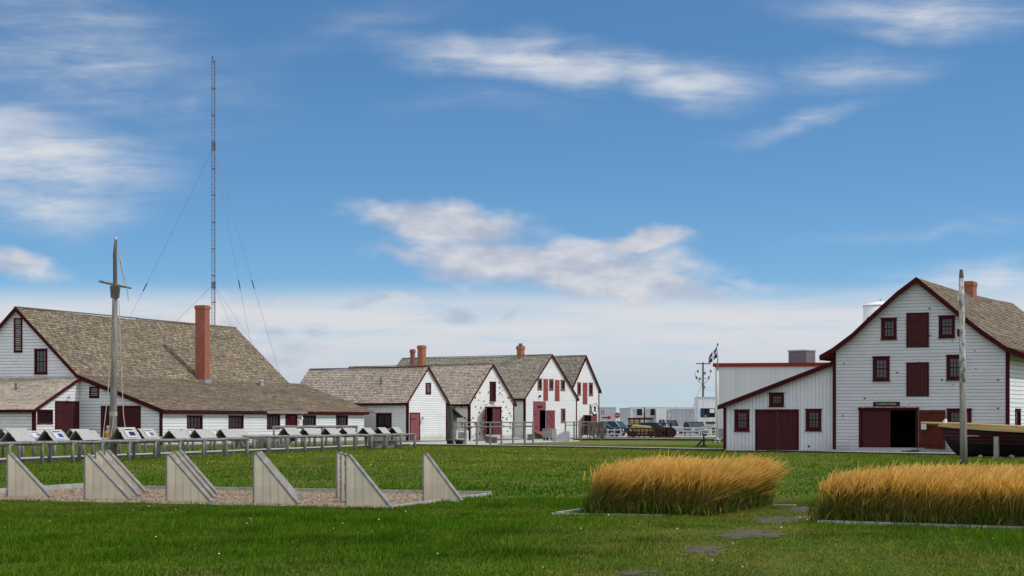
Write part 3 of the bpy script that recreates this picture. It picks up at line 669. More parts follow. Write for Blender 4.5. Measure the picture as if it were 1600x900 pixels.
lp = MB(); q = pf.px(842.5, 619); lp.tube([pf.p(q[0], q[1], 0), pf.p(q[0], q[1], .2)], .1, 8); lp.build('wall_lamp', 'black', h)
finish_house(h, fr, pf, W, ze, za, ua, prof, d3, 'clap_c', 'roof_c', fh, lh, 13, .17)
vv = fr.sv(813.5, 555, ua)[0]; ct = fr.sv(813.5, 540.5, ua)[1]; ck = chimney(h, ua - .28, ua + .28, vv - .28, vv + .28, za - .9, ct, 'brick_o', .12, .06); MB().tube([(ua, vv, ct), (ua, vv, ct + .25)], .2, 8).build('chimney_pot', 'acunit', ck)
vv = fr.sv(645, 562, ua - .9)[0]; ct = fr.sv(645, 546, ua - .9)[1]; chimney(h, ua - 1.1, ua - .74, vv - .18, vv + .18, za - 2.4, ct, 'brick_d', .12, .05)
# fourth house: furthest, half behind the third
fr4 = Frame(G(901, 684), AZ)
h4 = gable_house('gable_house', 'farthest white gable house of the row, with a round emblem sign by its door', 892, 683.7, 936, (916, 555.5), 606, 14, 0, 0)
h, fr, pf, W, ze, za, ua, prof = h4; fh, lh = [], []
for a in ((902, 598, 907.3, 617), (920, 598.5, 926, 617.5)): window(h, pf, pf.rect(*a), 2, 3, fh, w=.14, mat='red_old')
plank_door(h, pf, pf.rect(910.5, 598, 917.5, 631.5), 'shutter', 0, False, name='shutter')
rc = pf.rect(912.5, 650, 922.5, 681); rc = (rc[0], rc[1], .25, rc[3]); fh.append(rc); door_frame(h, pf, rc, .1)
swung_leaf(h, pf, rc[0] - .08, .85, .27, rc[3], 150, 1, 'red_old'); swung_leaf(h, pf, rc[1] + .08, .85, .27, rc[3], 165, -1, 'red_old')
q = pf.px(928.5, 639); r_ = .62
ds = MB().tube([pf.p(q[0], q[1], .02), pf.p(q[0], q[1], .07)], r_, 28).build('round_sign', 'white', h)
rg = MB()
for j in range(28):
    t0, t1 = j / 28 * 2 * math.pi, (j + 1) / 28 * 2 * math.pi
    P_ = lambda t, r: pf.p(q[0] + r * math.cos(t), q[1] + r * math.sin(t), .085)
    rg.face([P_(t0, r_ * .98), P_(t1, r_ * .98), P_(t1, r_ * .88), P_(t0, r_ * .88)])
rg.prism([(-.05, .34), (.10, .36), (.14, .22), (.26, .10), (.16, .02), (.20, -.32), (.06, -.34), (.02, -.06), (-.10, -.30), (-.22, -.26), (-.12, .04), (-.24, .14), (-.18, .22)], lambda a, b, o: pf.p(q[0] + a, q[1] + b, o), .075, .09); rg.build('emblem', 'letter', ds)
fg = MB(); q2 = pf.px(922.3, 639); fg.prism([(-.04, .55), (.08, .55), (.10, .35), (.18, .1), (.08, .0), (.16, -.55), (.04, -.55), (.0, -.15), (-.1, -.55), (-.2, -.55), (-.1, .05), (-.18, .2)], lambda a, b, o: pf.p(q2[0] + a, q2[1] + b, o), .02, .05); fg.build('cutout_figure', 'acunit', h)
np_ = MB(); q3 = pf.px(929, 648.5); pbox(np_, pf, q3[0] - .4, q3[0] + .4, q3[1] - .12, q3[1] + .12, .02, .05); np_.build('name_plate', 'letter', h)
finish_house(h, fr, pf, W, ze, za, ua, prof, 14, 'clap_c', 'roof_c', fh, lh, 14, .34)

# ------------------------------------------------------------------ the carpentry barn on the right
frB = Frame(G(1302, 707.5), 26.2); PB = Plane(frB, 'f', 0); WB = frB.fu(1576, 707)[0]; PBr = Plane(frB, 'r', WB)
barn = thing('shingled_barn', 'tall white shingled barn at the right with flared roof and two red loft doors', 'barn', frB.O, 26.2)
outer = [(1281, 556), (1301, 544.5), (1331, 522), (1362, 492.5), (1402, 456), (1432, 433.5), (1460, 456), (1500, 489), (1534, 516), (1572, 542), (1601, 553)]
bprof = [frB.fu(x, y, -.25) for x, y in outer]
bprof = [(u, z) for u, z in bprof]
dB = frB.sv(1581, 473, bprof[5][0])[0]
bz = lambda u: np.interp(u, [p[0] for p in bprof], [p[1] for p in bprof])
wl = [(0, 0), (WB, 0), (WB, bz(WB) - .14)] + [(u, z - .14) for u, z in bprof[::-1] if 0 < u < WB] + [(0, bz(0) - .14)]
fh, rh = [], []
for a in ((1377, 498, 1401, 529.5), (1467, 494, 1492, 527)): window(barn, PB, PB.rect(*a), 3, 4, fh, w=.16)
for a in ((1364, 558, 1390, 594.5), (1479, 555.5, 1505, 593)): window(barn, PB, PB.rect(*a), 3, 4, fh, w=.17)
window(barn, PB, PB.rect(1480, 639.5, 1518, 664), 5, 2, fh, w=.18, double=False)
plank_door(barn, PB, PB.rect(1418, 490, 1450, 543), 'red_board', .05, True, name='loft_door', side=0); plank_door(barn, PB, PB.rect(1418, 567.5, 1450, 619.5), 'red_board', .05, True, name='loft_door', side=0)
rc = PB.rect(1346, 641, 1431, 700); am = PB.px(1391, 670)[0]; z0 = .30
door_frame(barn, PB, (rc[0], rc[1], z0, rc[3]), .13)
fh.append((rc[0], rc[1], z0, rc[3])); plank_door(barn, PB, (rc[0] + .01, am, z0 + .02, rc[3] - .01), 'red_board', 0, False, o=-.01)
hg = PB.px(1436, 670)[0]; swung_leaf(barn, PB, hg, PB.px(1478, 670)[0] - hg, z0 - .05, PB.px(1450, 641)[1], 176, -1, 'rust_red')
sb = MB(); r2 = PB.rect(1364.5, 627.8, 1406, 634.8); pbox(sb, PB, *r2, .01, .05); sg = sb.build('name_board', 'black', barn); sg['label'] = 'black name board lettered CHARPENTERIE'
lettering(sg, 'CHARPENTERIE', PB, (r2[0] + r2[1]) / 2, (r2[2] + r2[3]) / 2, (r2[1] - r2[0]) * .74, (r2[3] - r2[2]) * .46, 'gold', .056)
MBr = MB(); pbox(MBr, PB, rc[0] - .18, hg, rc[3] + .13, rc[3] + .19, -.01, .16); MBr.build('door_head', 'worn', barn)
rp = MB(); x0 = PB.px(1347, 700)[0]; rp.hexa([(x0 - .35, -2.0, .10), (rc[1] - .35, -2.0, .10), (rc[1] + .15, -.03, .20), (x0 - .05, -.03, .20), (x0 - .35, -2.0, .16), (rc[1] - .35, -2.0, .16), (rc[1] + .15, -.03, z0 - .01), (x0 - .05, -.03, z0 - .01)]); rp.build('door_ramp', 'deck', barn)
window(barn, PBr, (lambda q: (q[0], q[1], q[2], q[3]))(PBr.rect(1586, 640, 1594, 668)), 1, 2, rh, w=.14)
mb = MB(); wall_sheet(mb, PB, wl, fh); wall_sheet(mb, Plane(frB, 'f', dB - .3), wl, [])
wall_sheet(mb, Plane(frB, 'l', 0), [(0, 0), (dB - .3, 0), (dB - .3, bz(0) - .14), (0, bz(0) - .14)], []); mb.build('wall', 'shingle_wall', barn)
mb = MB(); wall_sheet(mb, PBr, [(0, 0), (dB - .3, 0), (dB - .3, bz(WB) - .14), (0, bz(WB) - .14)], rh); mb.build('side_wall', 'clap_a', barn)
interior(barn, .1, WB - .1, .1, 5, 4.3)
roof_shell(barn, bprof, -.25, dB, 'roof_a', sag=.12, seed=21, nv=18, thick=.12)
rake(barn, bprof, -.26, .30, .06, drop=-.03, mat='red')
sof = MB()
for i, j in ((0, 1), (9, 10)):
    (ua_, za_), (ub_, zb_) = bprof[i], bprof[j]
    sof.hexa([(ua_, -.2, za_ - .24), (ub_, -.2, zb_ - .5 if i == 0 else zb_ - .24), (ub_, dB - .2, zb_ - .5 if i == 0 else zb_ - .24), (ua_, dB - .2, za_ - .24 if i == 0 else za_ - .5), (ua_, -.2, za_ - .14), (ub_, -.2, zb_ - .14), (ub_, dB - .2, zb_ - .14), (ua_, dB - .2, za_ - .14)])
sof.build('soffit', 'red', barn)
for i, o in ((0, -1), (-1, 1)): fascia(barn, bprof[i][0], bprof[i][1] + .0, -.25, dB, .16, .04, o)
boxes('corner_board', 'red', barn, (-.03, .15, -.035, -.004, .2, bz(.1) - .2), (WB - .15, WB + .03, -.035, -.004, .2, bz(WB) - .2), (WB + .004, WB + .03, -.004, .14, .2, bz(WB) - .2))
boxes('foundation', 'found', barn, (0, rc[0] - .2, -.05, -.003, 0, .12), (hg, WB, -.08, -.003, 0, .30))
cvv = frB.sv(1513, 455, bprof[5][0])[0]; ct = frB.sv(1513, 440.5, bprof[5][0])[1]; chimney(barn, bprof[5][0] - .38, bprof[5][0] + .38, cvv - .5, cvv + .5, bprof[5][1] - .9, ct, 'brick', .08, .04)
# lean-to against the barn's left side
PL = Plane(frB, 'f', .25); ax0 = frB.fu(1131, 703, .25)[0]; ztL = frB.fu(1122, 634, .0); ztR = frB.fu(1301, 565, .0)
zl = lambda u: ztL[1] + (ztR[1] - ztL[1]) * (u - ztL[0]) / (ztR[0] - ztL[0])
fh = []
window(barn, PL, PL.rect(1202, 614.5, 1225, 634.5), 4, 2, fh, w=.17, double=False)
for a in ((1148, 641, 1171, 673), (1259, 640, 1283.5, 672.5)): window(barn, PL, PL.rect(*a), 3, 4, fh, w=.17)
r3 = PL.rect(1183, 643.5, 1245.5, 704); am3 = (r3[0] + r3[1]) / 2 + .05
plank_door(barn, PL, (r3[0] + .02, am3 - .01, .12, r3[3]), 'red_board', 0, False); plank_door(barn, PL, (am3 + .01, r3[1] - .02, .12, r3[3]), 'red_board', 0, False)
fb = MB(); pbox(fb, PL, r3[0] - .1, r3[1] + .1, r3[3] + .003, r3[3] + .14, -.02, .07); pbox(fb, PL, r3[0] - .1, r3[0] + .015, .1, r3[3], -.02, .045); pbox(fb, PL, r3[1] - .015, r3[1] + .1, .1, r3[3], -.02, .045); fb.build('door_frame', 'red', barn)
dL = 9.
mb = MB(); o_ = [(ax0, .06), (-.005, .06), (-.005, zl(0) - .16), (ax0, zl(ax0) - .16)]
wall_sheet(mb, PL, o_, fh); wall_sheet(mb, Plane(frB, 'f', dL), o_, []); wall_sheet(mb, Plane(frB, 'l', ax0), [(.25, .06), (dL, .06), (dL, zl(ax0) - .16), (.25, zl(ax0) - .16)], []); mb.build('annex_wall', 'vert', barn)
lp_ = [(ztL[0], ztL[1]), (-.02, zl(-.02))]; roof_shell(barn, lp_, .0, dL + .2, 'roof_a', seed=31, nv=6, thick=.08, name='annex_roof'); rake(barn, lp_, -.002, .25, .06, drop=-.03)
fascia(barn, ztL[0], ztL[1], 0, dL + .2, .16, .04, -1)
cb = MB(); cb.box(ax0 - .02, ax0 + .14, .215, .247, .05, zl(ax0) - .2); cb.build('corner_board', 'red', barn)
MB().box(ax0 + .1, -.04, .15, .245, .0, .08).build('foundation', 'dark', barn)

# ------------------------------------------------------------------ metal shed, tank and mast tower behind
dM = 175.; Lx = at(1117.5, 666, dM); frM = Frame((Lx.x, Lx.y), 12.); PM = Plane(frM, 'f', 0)
shed = thing('metal_building', 'flat grey white metal building with a red roof edge standing behind the barn lean-to', 'building', frM.O, 12)
zM = frM.fu(1118, 573)[1]; wM = frM.fu(1330, 600)[0]
mb = MB().box(0, wM, 0, 14, 1.0, zM); mb.build('wall', 'metal_wall', shed); MB().box(.05, wM - .05, .05, 13.9, 0, 1.0).build('foundation', 'found', shed)
zr = frM.fu(1118, 567.5)[1]; MB().box(-.2, wM + .2, -.18, 14.2, zM + .003, zr).build('roof_edge', 'sign_red', shed)
q0 = frM.fu(1232, 555, 4); q1 = frM.fu(1258, 555, 4); q2 = frM.fu(1240, 547, 4)
ac = thing('roof_unit', 'grey boxy ventilation unit on top of the flat metal building', 'roof unit', frM.O + frM.u * q0[0] + frM.v * 4 + Vector((0, 0, zr)), 40)
hh = q2[1] - zr; MB().box(0, 1.9, 0, 1.6, 0, hh - .12).build('casing', 'acunit', ac); MB().box(-.06, 1.96, -.06, 1.66, hh - .12, hh).build('lid', 'steel', ac)
dT = 260.; c = at(1376, 658, dT); zt2 = at(1376, 478, dT).z; rT = 27 * dT / F
tank = thing('storage_tank', 'tall white cylindrical tank with a shallow dome rising behind the barn roof', 'tank', (c.x, c.y, 0))
MB().tube([(0, 0, 0), (0, 0, zt2)], rT, 40).build('shell', 'white', tank, True); MB().tube([(0, 0, zt2 + .003), (0, 0, zt2 + .12), (0, 0, zt2 + .4), (0, 0, zt2 + .62)], [rT * 1.04, rT * .98, rT * .6, rT * .1], 40).build('dome', 'white', tank, True)
MB().tube([(0, 0, zt2 + .6), (0, 0, zt2 + .95)], .15, 8).build('vent', 'steel', tank)
mk = MB()
for j in range(5):
    t = R(212 + j * 4.5); x, y = (rT + .01) * math.cos(t), (rT + .01) * math.sin(t); zc = zt2 - 2.1
    mk.tube([(x, y, zc), (x * 1.001, y * 1.001, zc + .5)], .09, 5)
mk.build('marking', 'sign_red', tank)

dW = 215.; c = at(334, 658, dW); zt3 = at(334, 94, dW).z
tw = thing('lattice_mast', 'tall thin lattice radio mast with guy wires behind the saltbox house', 'radio mast', (c.x, c.y, 0))
wd = .235; corners = [(wd * math.cos(R(a)), wd * math.sin(R(a))) for a in (80, 200, 320)]
mb = MB()
for x, y in corners: mb.tube([(x, y, 0), (x, y, zt3)], .026, 5)
mb.build('mast_leg', 'tower', tw)
mb = MB(); nb_ = int(zt3 / .42)
for i in range(nb_):
    z0 = zt3 * i / nb_; z1 = zt3 * (i + 1) / nb_
    for j in range(3):
        a, b = corners[j], corners[(j + 1) % 3]
        mb.tube([(*a, z0), (*b, z0)], .014, 3, False); mb.tube([(*(a if i % 2 else b), z0), (*(b if i % 2 else a), z1)], .012, 3, False)
mb.build('lacing', 'tower', tw)
for zz in np.arange(3.0, zt3, 3.0): MB().tube([(0, 0, zz - .05), (0, 0, zz + .05)], .27, 6).build('joint_flange', 'tower', tw)
gz = [at(334, 228, dW).z, at(334, 444, dW).z]
for zz in gz:
    MB().tube([(0, 0, zz - .5), (0, 0, zz + .3)], .30, 3).build('guy_collar', 'tower', tw)
for zi, pts in ((0, [(206, 482), (388, 510), (420, 520)]), (1, [(255, 515), (362, 505), (378, 505)])):
    for (x, y) in pts:
        e = at(x, y, dW + (0 if x < 334 else -6)); e = Vector((e.x - c.x, e.y - c.y, e.z)); s0 = Vector((0, 0, gz[zi])); t = gz[zi] / (gz[zi] - e.z); g = s0 + (e - s0) * t
        wire = MB().tube([s0 + (g - s0) * q + Vector((0, 0, -2.2 * q * (1 - q))) for q in np.linspace(0, 1, 9)], .015, 4, False).build('guy_wire', 'tower', tw)
        if zi == 0:
            m_ = s0 + (g - s0) * .47 + Vector((0, 0, -.55)); MB().tube([m_ - (g - s0).normalized() * .5, m_ + (g - s0).normalized() * .5], .06, 6).build('insulator', 'black', wire)
MB().tube([(-.1, 0, zt3), (-.15, 0, zt3 + .45)], .05, 5).build('beacon', 'black', tw)

# ------------------------------------------------------------------ gravel bed with triangular fins
BL, BR = G(130, 763), G(766, 774); FR = G(607, 795); FL = BL + (FR - BR)
poly_sheet('gravel_bed', [BL, BR, FR, FL], .008, 'gravel')
def beam(name, label, cat, a, b, w, h, mat, group=None, z=0.):
    d = (b - a); L = d.length; az = math.degrees(math.atan2(d.y, d.x)); o = MB().box(0, L, -w / 2, w / 2, 0, h).build(name, mat)
    o.location = (a.x, a.y, z); o.rotation_euler = (0, 0, R(az)); return tag(o, label, cat, group)
beam('edging_timber', 'long grey edging timber along the back of the gravel bed', 'edging', BL, BR, .11, .09, 'timber')
beam('edging_timber', 'grey edging timber closing the right end of the gravel bed', 'edging', BR, FR, .10, .055, 'timber')
beam('edging_timber', 'grey edging timber at the far left end of the gravel bed', 'edging', FL, BL, .12, .13, 'timber')
beam('edging_timber', 'low edging timber along the front of the gravel bed, sunk in the grass', 'edging', FL, FR, .08, .02, 'timber')
def fin(px, py, wpx, top, label, seed):
    g = G(px, py); d = g.y; az = 119.; u = Vector((math.cos(R(az - 90)), -math.sin(R(az - 90)), 0))
    a = (px + wpx - CX) / F; L = (a * g.y - g.x) / (u.x - a * u.y); Hh = H - (top - HZ) / F * g.y
    t = thing('triangular_fin', label, 'fin', g, az - 90, 'triangular fins standing in the gravel bed')
    b = MB(); th = .07; fn = lambda x, z, o: (x, o, z)
    b.prism([(0, -.05), (L, -.05), (L, .02), (.05, Hh), (0, Hh)], fn, 0, th); b.build('panel', 'fin', t)
    c = MB(); c.prism([(L + .02, .0), (L + .05, .05), (.07, Hh + .025), (-.02, Hh + .025), (-.02, Hh), (.045, Hh)], fn, -.015, th + .015); c.build('cap_strip', 'fin_edge', t)
    e = MB(); z = 0
    rnd = random.Random(seed)
    while z < Hh - .02:
        h = rnd.uniform(.10, .2); e.box(-.03 - rnd.uniform(0, .015), -.003, -.008, th + .008, z, min(z + h - .012, Hh)); z += h
    e.build('edge_strip', 'fin_edge', t)
    s = MB()
    for q in (.2, .38, .56, .74):
        x = L * q; s.box(x - .006, x + .006, -.006, -.001, .03, (Hh) * (1 - (x + .02) / L))
    s.build('board_joint', 'fin_joint', t)
    return t
FINS = [(12, 777, 64, 709, 'cream triangular fin alone at the far left end of the gravel bed'),
        (133, 781.5, 68, 710.5, 'nearest of the three cream fins fanned out in front of the tall mast'),
        (150, 775, 64, 705.5, 'middle one of the three cream fins fanned out in front of the tall mast'),
        (164.5, 769, 60, 704.5, 'rearmost of the three cream fins fanned out in front of the tall mast'),
        (261, 784.5, 66, 711.5, 'broad front fin of the overlapping three just right of the mast'),
        (270, 778, 62, 707, 'middle fin, a narrow slanted strip, of the three just right of the mast'),
        (277.5, 772, 59, 705, 'rear fin, a narrow slanted strip, of the three just right of the mast'),
        (397, 788, 66, 709.5, 'front fin of the three lined up almost exactly one behind another'),
        (399.5, 781, 62, 707.5, 'middle fin of the three lined up almost exactly one behind another'),
        (402, 775, 59, 706.5, 'rear fin of the three lined up almost exactly one behind another'),
        (541, 792.5, 66, 712, 'broad front fin with dark upright edges of others showing at its left'),
        (533.5, 785.5, 62, 710, 'fin showing only a dark upright edge, touching the broad fin at its right'),
        (527, 779, 58, 707.5, 'fin showing only its upright edge, outermost left beside the broad dark-edged fin'),
        (662, 783.5, 56, 710.5, 'cream triangular fin standing alone at the right end of the gravel bed')]
for i, (a, b, c, d, e) in enumerate(FINS): fin(a, b, c, d, e, i)

# ------------------------------------------------------------------ the masts
g = G(176, 719); d = g.y; zt = at(0, 371, d).z
mast = thing('flag_mast', 'weathered wooden mast with ball top and cross spar before the saltbox house', 'mast', g)
lean = (at(181, 371, d).x - g.x) / zt; px_m = d / F
P_ = lambda z, dx=0, dy=0: (lean * z + dx, dy, z)
zy = at(0, 444, d).z
MB().tube([P_(0), P_(1.5), P_(3.2), P_(zy - .5)], [6.6 * px_m, 6.0 * px_m, 5.3 * px_m, 4.2 * px_m], 14).build('lower_mast', 'mast', mast, True)
MB().tube([P_(zy - .7, .02), P_(zy), P_((zy + zt) / 2 + .3, -.03), P_(zt - .2)], [3.7 * px_m, 3.4 * px_m, 3.1 * px_m, 2.5 * px_m], 12).build('topmast', 'wood_dark', mast, True)
mb = MB()
for q in range(7): pass
bm_r = 2.6 * px_m; mb.tube([P_(zt - .22), P_(zt - .18), P_(zt - .12), P_(zt - .05), P_(zt + .0), P_(zt + .03)], [.03, bm_r * .7, bm_r, bm_r, bm_r * .7, .01], 12); mb.build('ball_top', 'steel', mast, True)
yl = Vector((at(157, 440, d).x - g.x, -.3, at(0, 440, d).z)); yr = Vector((at(203, 449.5, d).x - g.x, .3, at(0, 449.5, d).z))
MB().tube([yl, (yl + yr) / 2, yr], [.05, .065, .045], 8).build('cross_spar', 'mast', mast)
mb = MB(); mb.hexa([(*P_(zy - .55, -.16, -.13)[:2], zy - .6), (*P_(zy, .16, -.13)[:2], zy - .6), (*P_(zy, .16, .13)[:2], zy - .6), (*P_(zy, -.16, .13)[:2], zy - .6), (*P_(zy, -.2, -.16)[:2], zy - .08), (*P_(zy, .2, -.16)[:2], zy - .08), (*P_(zy, .2, .16)[:2], zy - .08), (*P_(zy, -.2, .16)[:2], zy - .08)]); mb.build('mast_cap', 'wood_dark', mast)
for pts in ([(184, 390), (191, 418), (199, 446)], [(184, 392), (189.5, 418), (195, 445)], [(199, 449), (200.5, 470)], [(186, 470), (189, 560), (193, 650), (203, 745)], [(173, 560), (168, 620), (160, 690)], [(178, 650), (172, 690), (168, 706)]):
    w_ = [at(x, y, d - .4) - g for x, y in pts]; w_ = [Vector((q.x, q.y, max(q.z, .02))) for q in w_]; MB().tube(w_, .018, 4, False).build('halyard', 'rope', mast)
mb = MB(); zr_ = at(0, 650, d).z
for q in range(4): mb.tube([P_(zr_ + q * .05), P_(zr_ + .04 + q * .05)], 6.2 * px_m, 12)
mb.build('rope_lashing', 'rope', mast)
g = G(1506, 726); d = g.y; zt = at(0, 421, d).z; px_m = d / F; lean = (at(1502, 421, d).x - g.x) / zt
pole = thing('old_ship_mast', 'old wooden ship mast with flaking white paint standing in the grass before the barn', 'mast', g)
P_ = lambda z, dx=0: (lean * z + dx, 0, z)
MB().tube([P_(0), P_(1.2), P_(3.2)], [5.9 * px_m, 5.6 * px_m, 5.3 * px_m], 12).build('lower_mast', 'mast', pole, True)
MB().tube([P_(3.0, .0), P_(4.2), P_(zt - 1.2), P_(zt - .35)], [5.1 * px_m, 4.9 * px_m, 4.4 * px_m, 3.9 * px_m], 12).build('upper_mast', 'mast_peel', pole, True)
MB().tube([P_(zt - .37), P_(zt - .22), P_(zt - .08), P_(zt)], [3.8 * px_m, 3.6 * px_m, 3.0 * px_m, 2.4 * px_m], 8).build('mast_head', 'wood_dark', pole)
MB().box(lean * zt - .17, lean * zt + .17, -.08, .08, zt - 1.25, zt - .95).build('trestle', 'mast_peel', pole)
MB().box(lean * 5 - .19, lean * 5 - .12, -.05, .05, 5.0, 5.3).build('cleat', 'black', pole)

# ------------------------------------------------------------------ drying racks and their small A-frame covers
def rack(label, P0, P1, width, h, step, group, side=-1, seed=0, low=None, lag=.35):
    d = P1 - P0; L = d.length; az = math.degrees(math.atan2(d.x, d.y)); t = thing('drying_rack', label, 'rack', P0, az, group); rnd = random.Random(seed)
    n = max(2, round(L / step) + 1)
    for r, x in enumerate((0, side * width)):
        if r and not width: break
        for i in range(n):
            y = L * i / (n - 1) + (lag if r and 0 < i < n - 1 else 0); dx = rnd.uniform(-.03, .03); rr = rnd.uniform(.07, .092)
            MB().tube([(x + dx, y, -.05), (x + dx * .5, y + rnd.uniform(-.02, .02), h * .6), (x, y, h + .02)], [rr * 1.1, rr, rr * .92], 7).build('post', 'log', t, True)
        pts = [(x + rnd.uniform(-.03, .03), y, h + .05 + rnd.uniform(-.02, .02)) for y in np.linspace(-.15, L + .15, n * 2)]
        MB().tube(pts, [rnd.uniform(.058, .078) for _ in pts], 7).build('rail', 'log', t, True)
        if low: MB().tube([(x, -.1, low), (x, L + .1, low)], .05, 6).build('lower_rail', 'log', t, True)
    if width:
        for i in range(n):
            y = L * i / (n - 1); MB().tube([(side * -.1, y + .1, h - .03), (side * (width + .1), y + .1, h - .03)], .04, 6).build('cross_bar', 'log', t, True)
    return t, Frame((P0.x, P0.y), az), L, h
A0, A1 = G(10, 728), G(386, 713); dirA = (A1 - A0).normalized(); A0x = A0 - dirA * 9
ra = rack('long low log drying rack in front of the saltbox house, passing behind the tall mast', A0x, A1, 1.25, .80, 2.3, 'low log drying racks', -1, 1)
B1 = G(396, 705.5); B0 = B1 - dirA * 34
rb_ = rack('low log drying rack farther back, nearer the saltbox house wall', B0, B1, 1.25, .78, 2.6, 'low log drying racks', -1, 2)
C0, C1 = G(419, 709), G(648, 701)
rc_ = rack('low log drying rack running towards the red plank door of the first gable house', C0, C1, 1.25, .83, 2.3, 'low log drying racks', -1, 3)
T0, T1 = G(463, 702), G(557, 696.5)
rt = rack('taller log rail rack standing before the saltbox house entrance', T0, T1, 1.4, 1.30, 3.2, None, -1, 4)
def cover(name_label, rk, px, py_apex, wpx, panel=False, ln=1.25):
    t_, fr, L, h = rk; zr = h + .11
    v, z = fr.sv(px, py_apex, -.62); z = max(z + .05, zr + .36); hw = .36; hh = z - zr
    o = thing('rack_cover', name_label, 'rack cover', fr.O + fr.u * -.62 + fr.v * v + Vector((0, 0, zr)), fr.az + random.uniform(-7, 7), 'A-frame plank covers on the drying racks')
    for s in (-1, 1):
        mb = MB(); n = 5
        for i in range(n):
            f0, f1 = i / n, (i + .96) / n; a = random.uniform(-.03, .03)
            q = lambda f, o_: (s * (hw * (1 - f)) + s * o_ * .7, o_ * 0, hh * f + o_ * .7)
            c = []
            for oo in (0, .025):
                for f, y in ((f0, a), (f1, a), (f1, ln + a), (f0, ln + a)):
                    p = q(f, oo); c.append((p[0], y, p[2]))
            mb.hexa(c)
        mb.build('plank_panel', 'wood_pale', o)
    MB().hexa([(-hw * .97, ln - .12, .01), (hw * .97, ln - .12, .01), (hw * .97, ln - .09, .01), (-hw * .97, ln - .09, .01), (-.02, ln - .12, hh * .97), (.02, ln - .12, hh * .97), (.02, ln - .09, hh * .97), (-.02, ln - .09, hh * .97)]).build('end_board', 'wood_dark', o)
    MB().box(-hw * .9, hw * .9, .02, ln - .13, -.03, .0).build('base_board', 'wood_dark', o)
    if panel:
        f = lambda s_, y: (hw * (1 - s_) + .036, y, hh * s_ + .036)
        p = MB(); p.face([f(.12, ln * .22), f(.12, ln * .8), f(.88, ln * .8), f(.88, ln * .22)]); po = p.build('info_panel', 'offwhite', o)
        f2 = lambda s_, y: (hw * (1 - s_) + .041, y, hh * s_ + .041)
        p = MB(); p.face([f2(.70, ln * .28), f2(.70, ln * .74), f2(.80, ln * .74), f2(.80, ln * .28)]); y_ = ln * random.uniform(.3, .5); q_ = random.uniform(.2, .35); p.face([f2(q_, y_), f2(q_, ln * .74), f2(.58, ln * .74), f2(.58, y_)]); p.build('printed_block', random.choice(['drum', 'navy', 'acunit']), po)
    return o
N1 = 'plank A-frame cover on front rack, '
for px, py, pn, lb in ((13, 676.5, False, 'nearest one at the far left'), (70, 674, True, 'with blue and white notice before the shed corner'), (118, 675, False, 'just left of the person and mast'),
                       (183, 670, True, 'white sheet on its slope, touching the mast'), (215, 672, True, 'white notice at its top, right of the mast'), (264, 676, False, 'below the red corner of the house'),
                       (304, 673, False, 'under the first window of the long wall'), (344, 672.5, False, 'last before the gap in the racks')): cover(N1 + lb, ra, px, py, 24, pn, 1.5)
N2 = 'grey A-frame cover on back rack, '
for px, py, pn, lb in ((2, 671.5, False, 'leftmost, seen past the nearest cover'), (36, 676, True, 'pale notice, in front of the shed wall'), (110, 672.5, False, 'against the red shed door'), (284, 672, True, 'blue notice, below the corner window'), (322, 672, True, 'blue notice, beside the second window'), (362, 672, False, 'rightmost, before the bare white wall')): cover(N2 + lb, rb_, px, py, 20, pn, 1.7)
N3 = 'pale A-frame cover on entrance rack, '
for px, py, lb in ((443, 670, 'first, before the red open door'), (474, 671.5, 'just right of the red open door'), (508, 671.5, 'under the middle of the tall rail'), (535, 671, 'at the right end of the tall rail'),
                   (567, 670, 'left of the dark gable house window'), (590, 669.5, 'under the dark gable house window'), (612, 669, 'last one, nearest the red plank door')): cover(N3 + lb, rc_, px, py, 20, False, 1.35)

def rail_fence(label, pts, zt, zl=None, mat='log', name='rail_fence', r=.07, cat='fence', group=None):
    t = thing(name, label, cat, pts[0], 0, group); o = pts[0]
    for p in pts: MB().tube([(p.x - o.x, p.y - o.y, -.05), (p.x - o.x, p.y - o.y, zt)], r, 8).build('post', mat, t)
    for zz in [zt - .03] + ([zl] if zl else []):
        for a, b in zip(pts[:-1], pts[1:]): MB().tube([(a.x - o.x, a.y - o.y, zz), (b.x - o.x, b.y - o.y, zz)], r * .75, 6).build('rail', mat, t)
    return t
ft = [G(x, 697.3) for x in (709, 727, 745, 766)] + [G(783.5, 697), G(801.5, 695.5), G(820, 694), G(833, 694.5)]
rail_fence('grey log post and rail barrier before the spotted house and the third house', ft[:5] + ft[5:], 1.64, 1.32)
f2_ = [G(883.5, 688.5), G(897, 688.4), G(907.5, 688.5), G(939, 688.5)]
rail_fence('grey log rail in front of the fourth house hung with nets', f2_, 1.65, 1.35)
net = MB(); o = f2_[2]
for i in range(34):
    x = (i / 33) ** 1. * (f2_[3].x - o.x) * .85 + .6; b = random.uniform(.1, .5); net.tube([(x, -.1, 1.62), (x + random.uniform(-.15, .15), -.16 - random.random() * .1, .9), (x + random.uniform(-.3, .3), -.2 - random.random() * .2, b)], [.05, .06, .03], 4)
nn = net.build('fishing_net', 'wood_dark'); nn.location = o; tag(nn, 'brown fishing net hanging from the log rail before the fourth house', 'net')
g = G(884, 690.2)
sl = MB(); sl.prism([(0, 0), (1.25, 0), (1.25, .85), (.95, .85), (.12, .35)], lambda x, z, o_: (x, o_, z), 0, .9); so = sl.build('sloped_hatch', 'steel'); so.location = (g.x - .9, g.y, 0); so.rotation_euler = (0, 0, R(12)); tag(so, 'blue grey hatch with a sloping lid on the grass before the third house', 'hatch')
